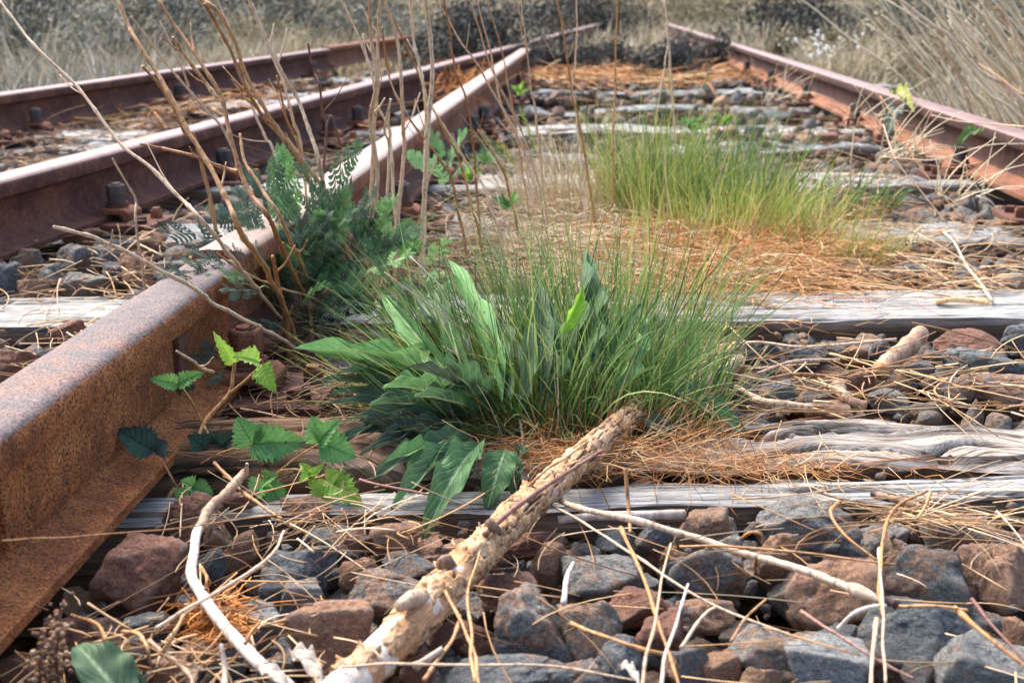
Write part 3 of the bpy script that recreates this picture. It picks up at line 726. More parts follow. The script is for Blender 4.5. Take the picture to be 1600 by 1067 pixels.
MG = [
 (35,414,56,42,'grey','rounded stone next to the long maroon rail at the left edge'),
 (115,415,66,54,'blue','pointed two-toned stone in the heap behind the nearest rail'),
 (137,449,84,44,'mix','pinkish stone in front of the heap behind the nearest rail'),
 (8,440,64,52,'blue','stone cut by the left edge behind the nearest rail'),
 (75,442,50,44,'blue','narrow dark stone in the middle of the heap left'),
 (162,402,64,36,'blue','stone behind the pinkish one under the long stalk'),
 (208,424,64,54,'brown','pink-brown stone leaning on the nearest rail head'),
 (232,380,54,36,'brown','small stone under the feathery leaves by the rail'),
 (130,372,60,30,'red','stone at the foot of the long maroon rail'),
 (177,432,40,40,'blue','small stone beside the pink-brown one'),
 (110,520,64,36,'red','stone behind the nearest rail, next to the wood end'),
 (20,575,70,50,'red','stone tucked against the far side of the nearest rail'),
 (50,458,52,34,'brown','brown chip at the front of the left heap'),
 (75,560,46,34,'blue','dark stone by the far side of the nearest rail'),
 (1526,572,134,48,'blue','large lens-shaped stone lying between two sleepers at right'),
 (1500,541,104,38,'red','reddish stone behind the lens-shaped one'),
 (1337,560,52,34,'brown','tan stone between the two cut logs'),
 (1293,554,38,42,'mix','pointed tan stone left of the cut log'),
 (1262,562,58,34,'blue','stone left of the pointed tan one'),
 (1175,552,34,28,'blue','small stone at the grass edge between two sleepers'),
 (1207,552,38,28,'blue','small stone second from the grass edge between sleepers'),
 (1370,556,36,34,'blue','stone hidden behind the cut log'),
 (1568,608,94,34,'brown','stone at the right edge before the gnarled sleeper'),
 (1505,607,58,34,'grey','stone before the gnarled sleeper knot'),
 (1222,613,36,34,'pale','small pale chip among the sticks'),
 (1283,621,52,26,'grey','stone behind the short cut log'),
 (1347,597,52,36,'red','stone between the two cut logs, lower'),
 (1388,626,66,28,'grey','stone touching the gnarled sleeper'),
 (1298,644,76,22,'brown','flat tan stone lying by the gnarled sleeper'),
 (1440,582,64,30,'grey','stone right of the cut log'),
 (1418,431,66,30,'blue','dark stone behind the broad pale sleeper'),
 (1500,438,48,26,'blue','second dark stone behind the broad pale sleeper'),
 (1515,392,62,26,'blue','dark stone in the litter at right'),
 (1305,425,50,22,'red','stone at the edge of the orange litter'),
 (1590,525,60,30,'blue','stone at the right edge beside the broad sleeper'),
 (1590,440,50,26,'mix','stone at the right edge behind the broad sleeper'),
]
HG = [
 (1259,214,32,20,'brown','orange stone sitting on the sleeper behind the tuft'), (1229,217,30,16,'brown','small orange stone left of its twin behind the tuft'),
 (1293,216,42,20,'red','reddish stone right of the orange pair'), (1178,209,34,26,'blue','dark upright stone behind the tuft'),
 (1127,161,34,22,'brown','brown stone on the far track bed'), (1150,155,30,20,'blue','dark stone next to the far brown one'),
 (1210,160,40,22,'blue','dark stone left of the far bolt clip'), (945,131,26,18,'blue','dark stone on a far sleeper, left of its neighbour'),
 (1002,130,22,20,'blue','pointed dark stone on a far sleeper'), (907,138,22,12,'red','reddish chip on a far sleeper'),
 (1035,150,24,14,'grey','grey stone on a far sleeper'), (1175,180,40,18,'grey','flat grey stone among far debris'),
 (1215,185,44,20,'blue','dark slab among far debris'), (1110,140,26,14,'blue','small dark far stone'), (870,150,26,12,'mix','flat far stone near the crossing rail')]
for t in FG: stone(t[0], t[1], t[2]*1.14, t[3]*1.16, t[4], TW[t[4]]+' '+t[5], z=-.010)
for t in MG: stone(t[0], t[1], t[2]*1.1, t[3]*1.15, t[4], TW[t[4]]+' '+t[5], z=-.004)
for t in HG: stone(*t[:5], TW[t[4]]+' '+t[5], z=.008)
HN = len(STONES)
# bed of further stones
def in_frame(p, m=60):
    v = p-np.array([0,0,CAM_H]); z = v[1]*math.cos(TH)-v[2]*math.sin(TH)
    if z < .1: return False
    x = 800+F*v[0]/z; y = 533.5-F*(v[1]*math.sin(TH)+v[2]*math.cos(TH))/z
    return -m < x < 1600+m and -m < y < 1067+m
def px_of(p):
    v = p-np.array([0,0,CAM_H]); z = v[1]*math.cos(TH)-v[2]*math.sin(TH)
    return 800+F*v[0]/z, 533.5-F*(v[1]*math.sin(TH)+v[2]*math.cos(TH))/z
def near_rail(x, y, m=.085):
    for ln in (R3, RR, R2, R1):
        o, d, n = ln; q = np.array([x, y, 0])-o
        if abs(q[0]*n[0]+q[1]*n[1]) < m and (ln is not R1 or y > 2): return True
    return False
def on_sleeper(x, y, m=.0):
    for (a, b, w) in S_LINES:
        u = (x-a[0])/(b[0]-a[0]); yl = a[1]+(b[1]-a[1])*u
        if 0 < u < 1 and yl-w-m < y < yl+m: return True
    return False
cand = []
tones = ['grey','blue','brown','red','mix','brown','mix','blue']
y = .72
while y < 3.9:
    st = .050 if y < 2.4 else .058
    xw = .45*y+.12
    x = -xw
    while x < xw:
        jx, jyy = x+random.uniform(-.5,.5)*st, y+random.uniform(-.5,.5)*st
        if not on_sleeper(jx, jyy, .004) and not near_rail(jx, jyy, .045):
            dmin = min([((jx-s[0])**2+(jyy-s[1])**2)**.5-s[2]*.75 for s in STONES[:HN]])
            if dmin > .003: cand.append((jx, jyy))
        x += st
    y += st*.85
cand.sort(key=lambda c: c[1]); fill_things = cand[:180]; rest = cand[180:]
LAND = [(1296,1040,'egg-shaped pale stone'),(1280,940,'largest brown stone under the twig end'),(817,990,'flat-topped prominent block'),(520,992,'pitted tan stone'),(215,905,'big maroon stone by the rail foot'),
 (948,906,'flat overhanging stone right of the log'),(1124,898,'big stone under the long twig'),(1438,912,'domed dark stone'),(1540,906,'big cracked brown stone'),(1430,990,'broad pointed dark stone'),(1262,830,'wide angular stone at the sleeper'),
 (1107,826,'pointed stone at the sleeper edge'),(1535,1046,'bottom right corner slab'),(1188,1022,'rounded stone at the bottom'),(928,990,'tall triangular stone'),(613,932,'broad stone left of the log'),(412,978,'crystalline pale stone'),
 (310,860,'bend of the white branch'),(370,990,'middle of the white branch'),(440,1062,'lower end of the white branch'),(350,765,'bark-covered branch tip'),(700,912,'crook of the peeled log'),(620,1010,'bare white end of the log'),
 (790,820,'middle of the peeled log'),(900,730,'upper part of the peeled log'),(1000,640,'far end of the peeled log'),(1000,805,'short bleached stick'),(1400,930,'purple cut twig end'),(1480,806,'stick with the blackened end'),(1380,840,'bent orange twig'),
 (85,1010,'dried seed spike'),(160,1040,'grey pointed leaf'),(200,930,'edge of the rail foot'),(345,600,'big rusty bolt clip'),(440,640,'bramble leaves by the bolt'),(505,750,'lime bramble leaves'),(665,780,'big drooping dock leaf'),(760,770,'rounded dock leaf over the sleeper'),
 (1400,555,'knobbly cut log'),(1330,620,'stubby curved branch piece'),(1526,572,'lens-shaped dark stone'),(1500,541,'reddish stone by the lens-shaped one'),(1262,562,'dark stone left of the pointed tan one'),(1180,625,'stick by the gnarled sleeper'),(1110,590,'flaky branch end at the grass'),
 (1450,680,'knot of the gnarled sleeper'),(1250,700,'orange grass between sleeper halves'),(1590,610,'stone row at the right edge'),(1140,440,'thick broken branch piece'),(115,415,'two-toned stone of the left heap'),(208,424,'pink-brown stone on the rail'),(20,575,'far side of the nearest rail'),
 (60,490,'pale wood end at the left edge'),(350,470,'rail joint'),(480,480,'foot of the dead stems'),(620,440,'green seedlings behind the dock'),(1515,400,'pale hanging branch'),(1420,430,'dark stones behind the pale sleeper'),(700,400,'pale dead grass behind the dock')]
USED = set()
def where(px, py, head):
    for (lx, ly, nm) in sorted(LAND, key=lambda l: (l[0]-px)**2+((l[1]-py)*1.4)**2):
        dx, dy = px-lx, py-ly; far_ = (dx*dx+dy*dy)**.5
        d_ = ('right of' if dx > 0 else 'left of') if abs(dx) > abs(dy) else ('below' if dy > 0 else 'above')
        for pre in (('just ' if far_ < 70 else 'some way '), ('close ' if far_ < 45 else 'farther ')):
            t_ = f'{head} {pre}{d_} the {nm}'
            if t_ not in USED and far_ < 600: USED.add(t_); return t_
    return f'{head} half hidden in the track bed'
random.seed(3)
for (x, yy) in fill_things:
    a = random.uniform(.022, .036); tone = random.choice(tones)
    z = -.036+random.uniform(-.012, .006); o = link('ballast_stone', stone_mesh(random.randrange(30), tone), loc=(x, yy, z))
    o.rotation_euler = (random.uniform(-.5,.5), random.uniform(-.5,.5), random.uniform(0, 6.28)); o.scale = (a, a*random.uniform(.7,1), a*random.uniform(.55,.85))
    px, py = px_of(np.array([x, yy, z]))
    tag(o, where(px, py, f'{"small" if a < .029 else "medium"} {TW[tone]} stone'), 'stone', 'track ballast stones')
def scatter_rocks(name, pts, sizes, mat, zs, lv=2):
    lib = [rock(lv, 900+k, rough=.03) for k in range(12)]
    VV, FF, RN, CO = [], [], [], []; off = 0
    for (p, a, z) in zip(pts, sizes, zs):
        V, Fc = lib[random.randrange(12)]; q = Quaternion((random.gauss(0,1), random.gauss(0,1), random.gauss(0,1), random.gauss(0,1))).normalized().to_matrix()
        s = np.array([a, a*random.uniform(.7,1), a*random.uniform(.6,.9)]); Vw = (V*s)@np.array(q).T
        VV.append(Vw+np.array([p[0], p[1], z])); FF.append(Fc+off); off += len(V); RN.append(np.full(len(V), random.random()))
    me = mesh_np(name, np.concatenate(VV), [np.concatenate(FF)], mat, True, {'rnd': np.concatenate(RN)}); return link(name, me)
o = scatter_rocks('ballast_bed', rest, [random.uniform(.022,.036) for _ in rest], M['stone_stuff'], [-.035+random.uniform(-.015,.008) for _ in rest], 3)
tag(o, kind='stuff', label='far and half hidden gravel ballast between the sleepers', cat='ballast')
pts = []
for _ in range(1500):      # far bed
    yy = 3.6+5.6*random.random()**1.4; x = random.uniform(-.42*yy-.2, .42*yy)
    if x > line_pt(RR, yy)[0]+.35: continue
    if not on_sleeper(x, yy, -.02) or random.random() < .17: pts.append((x, yy))
for _ in range(900):       # under layer, near
    yy = random.uniform(.7, 3.6); pts.append((random.uniform(-.45*yy-.1, .45*yy+.1), yy))
zz = [(-.004 if on_sleeper(p[0], p[1]) and p[1] > 3.6 else -.02) if p[1] > 3.6 else -.085 for p in pts]
o = scatter_rocks('ballast_gravel', pts, [random.uniform(.018,.036) for _ in pts], M['stone_stuff'], zz, 2)
tag(o, kind='stuff', label='deeper and distant crushed stone of the track bed', cat='ballast')

pts = [(random.uniform(-.45*q-.05, .45*q+.05), q) for q in [random.uniform(.76, 1.9) for _ in range(1500)]]
pts = [p for p in pts if not on_sleeper(p[0], p[1]) and not near_rail(p[0], p[1], .05)]
o = scatter_rocks('ballast_chips', pts, [random.uniform(.004,.011) for _ in pts], M['stone_stuff'], [random.uniform(-.045,-.012) for _ in pts], 2)
tag(o, kind='stuff', label='small stone chips filling gaps between the front stones', cat='ballast')
# ------------------------------------------------------------------ the peeled log
def build_log():
    px = [(505,1105,.0),(560,1056,.008),(640,975,.012),(700,912,.014),(752,862,.018),(800,812,.020),(860,758,.026),(925,700,.026),(1000,640,.022),(1070,592,.014),(1150,545,.004)]
    rad = [.0136,.0136,.0133,.0131,.0130,.0127,.0120,.0113,.0106,.0098,.0090]
    pts = np.array([P(a, b, c+.006) for a, b, c in px]); n = 340; c = spline(pts, n); r = np.interp(np.linspace(0,1,n), np.linspace(0,1,len(rad)), rad)
    kn = np.array([P(752,865,.02), P(640,968,.02), P(700,905,.02)])
    sides = 72; t, a, b = frames(c[None]); t, a, b = t[0], a[0], b[0]
    ang = np.arange(sides)*math.tau/sides; A, U = np.meshgrid(ang, np.arange(n)/n, indexing='xy')
    s_len = np.concatenate([[0], np.cumsum(np.linalg.norm(np.diff(c, axis=0), axis=1))])[:, None]+0*A
    dirv = np.cos(A)[..., None]*a[:, None]+np.sin(A)[..., None]*b[:, None]
    pos = c[:, None]+dirv*r[:, None, None]
    # bark plates
    nb = fbm(pos*28+3, 4); up = dirv[..., 2]
    peelf = nb*.5+ (up*.35) + np.clip(.20-s_len, -.3, .25)*4.5-.42
    peelf = peelf+.25*fbm(pos*np.array([90,90,90]), 2)
    peel = (peelf > 0).astype(float)
    pw = 1/(1+np.exp(-(peelf)*20))
    L2 = np.stack([s_len*38, A*3.2, A*0], -1); wv = fbm(np.stack([s_len*16, np.cos(A)*1.6, np.sin(A)*1.6], -1), 3)
    cr = np.minimum(np.abs(vnoise(np.stack([s_len*46, np.cos(A)*2.6+wv, np.sin(A)*2.6], -1))), np.abs(vnoise(np.stack([s_len*14+9, np.cos(A)*4+wv, np.sin(A)*4], -1))))
    crack = np.clip(1-cr/.075, 0, 1)*(1-pw)
    R = r[:, None]*(1+.05*fbm(pos*22, 3)+.07*np.clip(fbm(pos*14+30, 2), 0, 1)) + (1-pw)*.0022-crack*.0034+.0015*fbm(pos*150, 3)*(1-pw)
    R = R*(1+.22*np.exp(-((s_len-.30)/.012)**2)*np.clip(fbm(pos*30+70, 2)+.5, 0, 1.5))
    R = R+ (1-pw)*np.exp(-(peelf/.12)**2)*.0018
    V = c[:, None]+dirv*R[..., None]
    k = np.arange(n-1)[:, None]*sides; i = np.arange(sides)[None]; j = (i+1) % sides
    f = np.stack([k+i, k+j, k+sides+j, k+sides+i], -1).reshape(-1, 4)
    peelv = np.where(peelf > .28, 1.0, pw*.85)
    at = {'luv': np.stack([s_len*10, A/math.tau, A*0], -1).reshape(-1, 3), 'peel': peelv.ravel(), 'bark': (1-pw).ravel(), 'crack': np.clip(crack*1.6, 0, 1).ravel()}
    base = c[0].copy(); e = empty('peeled_log', base, 'thick crooked log with flaking cream bark and a bare white near end', 'log')
    link('bark', mesh_np('bark', V-base, [f, (np.arange(sides)+(n-1)*sides)[None], np.arange(sides)[None, ::-1]], M['log'], True, at), e)
    def sub(nme, pp, r0, r1, mat, lab=None, **kw):
        q = np.array([P(*p) for p in pp])-base; o = link(nme, tube(nme, q, r0, r1, mat, **kw), e)
        if lab: tag(o, lab)
    sub('stub', [(668,930,.025),(640,938,.040),(624,948,.042)], .0060, .0040, M['stick_bark'], knots=.6)
    sub('stub', [(722,895,.02),(696,880,.036),(686,872,.040)], .0060, .0030, M['stick_bark'], knots=.6)
    sub('stub', [(786,836,.03),(770,822,.045),(762,812,.050)], .0042, .0022, M['stick_bark'], knots=.5)
    # loose bark plates lying on the wood: thin curved ragged shells on the log's own surface
    for (u0, a0, lw, aw) in [(.10,1.5,.012,.5),(.15,.9,.010,.45),(.205,1.9,.013,.55),(.24,1.2,.009,.4),(.30,2.1,.012,.5),(.36,1.0,.010,.5),(.41,1.8,.011,.45),(.47,1.3,.010,.4),(.54,1.9,.010,.45),(.62,1.2,.009,.4),(.08,2.5,.010,.45),(.27,.4,.011,.4)]:
        g = 15; gu, gv = np.meshgrid(np.linspace(-1,1,g), np.linspace(-1,1,g), indexing='ij')
        rag = 1+.35*vnoise(np.stack([gu*2.1+u0*90, gv*2.1, gu*0], -1)); sl_ = gu*lw*rag*1.5; aa = a0+gv*aw*rag
        ci = np.clip(u0*(n-1)+sl_/(s_len[-1,0]/(n-1)), 0, n-1.01); c_i = ci.astype(int); fr = (ci-c_i)[..., None]
        cc = c[c_i]*(1-fr)+c[c_i+1]*fr; ax, bx = a[c_i], b[c_i]
        lift = .0012+.0035*np.clip(gu, 0, 1)**2*(1+vnoise(np.stack([gv*3+u0*50, gu, gu*0], -1)))+.0008*vnoise(np.stack([gu*5, gv*5+u0*33, gu*0], -1))
        Rr = (r[c_i]*1.05+lift)[..., None]
        Vt = cc+(np.cos(aa)[..., None]*ax+np.sin(aa)[..., None]*bx)*Rr; Vb = cc+(np.cos(aa)[..., None]*ax+np.sin(aa)[..., None]*bx)*(Rr-.0022)
        Va = np.concatenate([Vt.reshape(-1,3), Vb.reshape(-1,3)])-base
        ii = np.arange(g-1)[:, None]*g+np.arange(g-1)[None]; ft = np.stack([ii, ii+g, ii+g+1, ii+1], -1).reshape(-1,4); fb = ft[:, ::-1]+g*g
        bd = [q for q in range(g)]+[q*g+g-1 for q in range(1,g)]+[(g-1)*g+q for q in range(g-2,-1,-1)]+[q*g for q in range(g-2,0,-1)]
        bd = np.array(bd); b2 = np.roll(bd, -1); fsd = np.stack([bd, b2, b2+g*g, bd+g*g], -1)
        link('bark_flake', mesh_np('bark_flake', Va, [ft, fb, fsd], M['log'], True, {'crack': np.zeros(len(Va)), 'peel': np.zeros(len(Va))}), e)
build_log()

# ------------------------------------------------------------------ sticks and twigs, one by one
def stick(name, pts, r0, r1, mat, label, cat='stick', group=None, sides=8, wob=.0, knots=.25, n=None, cut=None, conv=P, twigs=(), k=.62):
    r0 *= k; r1 *= k
    W_ = np.array([conv(*p) for p in pts]); base = W_[0].copy()
    if cut is None and not twigs:
        o = link(name, tube(name, W_-base, r0, r1, mat, sides, n, wob, knots), loc=base); return tag(o, label, cat, group)
    e = empty(name, base, label, cat, group); link('shaft', tube('shaft', W_-base, r0, r1, mat, sides, n, wob, knots), e)
    for (which, cm, ln) in (cut or []):
        a, b = (W_[0], W_[1]) if which == 0 else (W_[-1], W_[-2]); d = (b-a)/np.linalg.norm(b-a); r = r0 if which == 0 else r1
        link('cut_end', tube('cut_end', np.array([a-d*.0015, a+d*ln])-base, r*.93 if ln < .01 else r*1.08, r*.93 if ln < .01 else r*1.08, cm, 12), e)
    for tp in twigs:
        q = np.array([conv(*p) for p in tp])-base; link('side_twig', tube('side_twig', q, r1*.7, r1*.4, mat, 6, None, .001, .3), e)
    return e
TWG = 'loose twigs and sticks lying on the stones'
stick('long_twig', [(868,778,.018),(905,793,.03),(960,805,.035),(1060,832,.03),(1140,858,.028),(1240,886,.032),(1330,918,.035),(1398,944,.035)], .0052, .0066, M['stick_bark'],
      'long jointed twig lying over the stones, ending in a dark purple cut end', group=TWG, k=.48, sides=10, wob=.0014, knots=.4, n=90, cut=[(1, M['char'], .022), (1, M['cut_wood'], .003)])
stick('round_stick', [(1366,772,.020),(1395,779,.022),(1480,806,.018),(1560,832,.012),(1640,850,.006)], .0058, .0048, M['stick_bark'],
      'straight brown stick with a blackened end resting on the sleeper at right', group=TWG, sides=10, knots=.15, n=50, cut=[(0, M['char'], .018)])
stick('pale_stick', [(872,812,.005),(940,806,.008),(1000,805,.008),(1070,803,.006)], .0058, .0072, M['stick_white'], 'short bleached stick with a snapped end against the sleeper front', group=TWG, sides=10, knots=.15, n=30)
stick('white_branch', [(480,1098,.01),(440,1062,.02),(400,1030,.022),(352,978,.026),(312,925,.030),(300,900,.030),(303,860,.030),(312,822,.030)], .0075, .0060, M['stick_white'],
      'crooked bleached white branch lying between the rail and the tan stone', group=TWG, sides=12, wob=.0012, knots=.25, n=70)
stick('bark_branch', [(310,824,.030),(330,792,.034),(355,768,.036),(378,742,.040),(385,737,.042)], .0068, .0058, M['stick_bark'], 'scaly bark-covered branch tip below the bramble, joined to the white branch', group=TWG, sides=12, wob=.001, knots=.6, n=40,
      twigs=[[(385,737,.042),(386,724,.052)]])
stick('purple_twig', [(757,836,.040),(790,805,.048),(830,775,.050),(880,742,.050),(940,704,.050)], .0042, .0024, M['stem_purple'], 'smooth purple twig lying along the top of the peeled log', group=TWG, sides=9, n=40)
stick('cut_log', [(1376,578,.010),(1400,556,.018),(1420,540,.022),(1440,521,.030)], .0125, .0115, M['stick_bark'], 'short knobbly cut log with an orange sawn face between sleepers', 'log', TWG, k=1.0, sides=16, wob=.0016, knots=.35, n=40, cut=[(0, M['cut_wood'], .004)])
stick('cut_log', [(1306,600,.012),(1318,618,.012),(1335,628,.010),(1354,633,.008)], .0105, .0095, M['stick_bark'], 'stubby curved piece of branch lying by the gnarled sleeper', 'log', TWG, sides=16, wob=.0016, knots=.4, n=30)
stick('branch_piece', [(1098,440,.02),(1130,436,.024),(1160,430,.024),(1182,425,.026)], .011, .013, M['stick_bark'], 'thick broken branch piece on orange straw behind the pale sleeper', 'stick', TWG, sides=14, knots=.3, n=30, wob=.001)
stick('peeled_stick', [(1462,472,.004),(1490,468,.009),(1520,470,.008),(1546,474,.006)], .0075, .006, M['cut_wood'], 'small orange peeled splinter lying on the pale cracked sleeper', 'stick', TWG, sides=9, knots=.5)
stick('thin_branch', [(1475,363,.03),(1492,380,.03),(1510,415,.02),(1530,440,.014),(1550,470,.006)], .0028, .0040, M['stem_pale'], 'pale curved branch hanging over the broad sleeper at right', 'stick', TWG)
stick('stick', [(1178,625,.015),(1215,630,.018),(1270,638,.016)], .0065, .0075, M['stick_bark'], 'brown stick lying just behind the gnarled sleeper', 'stick', TWG, knots=.3)
stick('stick', [(1150,605,.012),(1195,628,.016),(1235,642,.010)], .005, .006, M['stick_bark'], 'forked grey-brown stick near the grass edge behind the gnarled sleeper', 'stick', TWG, knots=.4)
stick('stick', [(1155,560,.02),(1100,596,.02),(1060,628,.022)], .010, .009, M['stick_bark'], 'flaky far end of a branch at the right edge of the green leaves', 'stick', TWG, sides=12, knots=.6, n=30, wob=.002)
stick('stick', [(1205,591,.02),(1245,585,.022),(1322,590,.018)], .004, .004, M['stem_brown'], 'thin straight stick crossing left of the cut logs', 'stick', TWG)
stick('stick', [(1185,583,.015),(1240,565,.022),(1312,562,.02)], .0034, .0034, M['stem_pale'], 'pale straw-like stick lying above the stones left of the cut log', 'stick', TWG)
stick('stick', [(1095,545,.01),(1180,535,.016),(1260,542,.014),(1400,530,.012)], .0038, .003, M['stem_pale'], 'long thin stick along the front of the pale cracked sleeper', 'stick', TWG)
SP = [  # straight thin stalks in the foreground: points, radius, material, label
 ([(968,822,.03),(1000,890,.045),(1035,985,.05),(1060,1070,.05)], .0028, 'stem_orange', 'orange stalk standing up from below the white stick to the bottom edge'),
 ([(975,730,.07),(980,790,.04),(984,830,.03)], .0036, 'stem_brown', 'upright brown stalk in front of the sleeper beside the grass'),
 ([(850,783,.02),(920,820,.03),(1010,880,.035),(1070,920,.035),(1140,955,.03),(1270,1005,.03)], .0022, 'stem_pale', 'long pale straw running right from the log over the stones'),
 ([(1060,852,.03),(1150,856,.035),(1270,866,.036),(1400,882,.036)], .0021, 'stem_brown', 'thin straight straw crossing just above the cut twig'),
 ([(890,972,.03),(940,992,.04),(1000,1012,.04),(1042,1022,.036)], .0028, 'stem_orange', 'orange stalk crossing the triangular stone'),
 ([(1310,782,.045),(1297,800,.05),(1320,835,.045),(1370,875,.035)], .0030, 'stem_orange', 'hooked orange twig rising from the stones at right'),
 ([(1378,960,.04),(1374,900,.045),(1382,840,.05),(1400,792,.055),(1450,766,.065)], .0032, 'stem_orange', 'upright orange twig bent over at the top, right side'),
 ([(1452,768,.06),(1444,790,.055),(1432,808,.05)], .0026, 'stem_orange', 'short orange twig forking down beside the bent one'),
 ([(1372,855,.045),(1378,940,.05),(1382,1070,.05)], .0024, 'stem_pale', 'pale vertical straw right of the egg-shaped stone'),
 ([(1368,965,.035),(1362,1030,.04),(1360,1075,.04)], .0030, 'stem_pale', 'short pale vertical stalk next to the long one at the bottom'),
 ([(1402,946,.03),(1450,947,.035),(1512,955,.034)], .0030, 'stem_brown', 'tan twig continuing right from the cut twig end'),
 ([(1490,948,.034),(1540,990,.035),(1610,1045,.03)], .0038, 'stem_orange', 'sturdy orange twig going down to the right edge'),
 ([(1517,934,.05),(1550,975,.045),(1605,1032,.04)], .0026, 'stem_purple', 'grey-brown twig parallel to the orange one at right'),
 ([(1308,980,.02),(1330,960,.035),(1358,950,.04),(1385,948,.04)], .0030, 'stick_white', 'white curved straw under the cut twig end'),
 ([(1250,953,.03),(1300,985,.035),(1360,1022,.035),(1430,1060,.03)], .0024, 'stem_purple', 'purple-brown stalk crossing below the largest brown stone'),
 ([(1556,797,.04),(1580,822,.035),(1602,850,.03)], .0020, 'stem_pale', 'thin pale twig tip at the right edge near the sleeper'),
 ([(530,1040,.03),(720,1040,.035),(860,1040,.035),(990,1062,.03)], .0020, 'stem_pale', 'long white straw crossing the bottom below the prominent block'),
 ([(240,980,.03),(320,935,.04),(420,870,.045),(445,830,.05)], .0030, 'stem_pale', 'thick pale straw crossing over the white branch'),
 ([(0,843,.10),(90,840,.085),(200,832,.07),(330,818,.05),(440,802,.045),(560,797,.05)], .0014, 'stem_brown', 'fine seeded stalk stretched from the rail web over the white branch'),
 ([(1085,605,.03),(1120,560,.03),(1165,535,.03)], .0030, 'stem_pale', 'pale stalk at the right edge of the grass tuft'),
 ([(560,748,.03),(600,760,.03),(668,772,.035)], .0028, 'stem_purple', 'brown stalk lying across the sleeper end by the dock leaves'),
 ([(333,722,.03),(380,768,.03),(440,812,.03)], .0034, 'stem_brown', 'straight brown stalk behind the bark branch'),
 ([(690,915,.03),(735,1000,.04),(752,1070,.045)], .0024, 'stem_brown', 'brown stalk hanging from the log down to the bottom edge'),
 ([(740,1065,.04),(735,985,.04),(730,930,.045),(750,860,.05)], .0024, 'stem_orange', 'orange stalk crossing under the log crook'),
 ([(660,1060,.03),(700,1010,.03),(720,960,.03)], .0030, 'stem_brown', 'brown stalk beside the log underside'),
 ([(1000,1075,.05),(1025,960,.06),(1047,850,.06)], .0022, 'stem_pale', 'pale upright straw crossing the orange stalk'),
 ([(1030,1070,.045),(1050,990,.05),(1078,915,.05)], .0026, 'stick_white', 'white upright straw second right of the orange stalk'),
 ([(1062,1010,.03),(1100,960,.04),(1115,948,.045)], .0026, 'stem_pale', 'short white straw leaning on the tilted brown stone'),
 ([(878,940,.03),(888,900,.035),(896,880,.04)], .0042, 'stick_white', 'white splinter standing between tan and flat-topped stones'),
 ([(1140,1000,.03),(1170,960,.035),(1195,935,.04)], .0022, 'stem_brown', 'thin straw leaning left of the largest brown stone'),
 ([(820,760,.045),(860,730,.06),(918,690,.05)], .0024, 'stem_brown', 'thin brown twig above the log near the grass'),
 ([(230,1000,.03),(290,1050,.03),(300,1070,.03)], .0036, 'stick_bark', 'grey twig at the bottom edge left of the white branch'),
 ([(248,1020,.03),(270,990,.045),(286,962,.05)], .0034, 'stem_brown', 'brown stalk propped on the flat dark stone'),
 ([(347,1070,.03),(350,1040,.035),(346,1008,.045)], .0044, 'stick_white', 'upright pale stub at the bottom, beside the white branch'),
 ([(645,1040,.03),(690,1015,.035)], .0062, 'stick_white', 'short cut white stub right of the log at the bottom'),
]
for (pp, r, mt, lb) in SP:
    stick('dry_stalk', pp, r, r*.6, M[mt], lb, 'twig', TWG, sides=7, wob=.0014, knots=.5, n=34, k=.55)

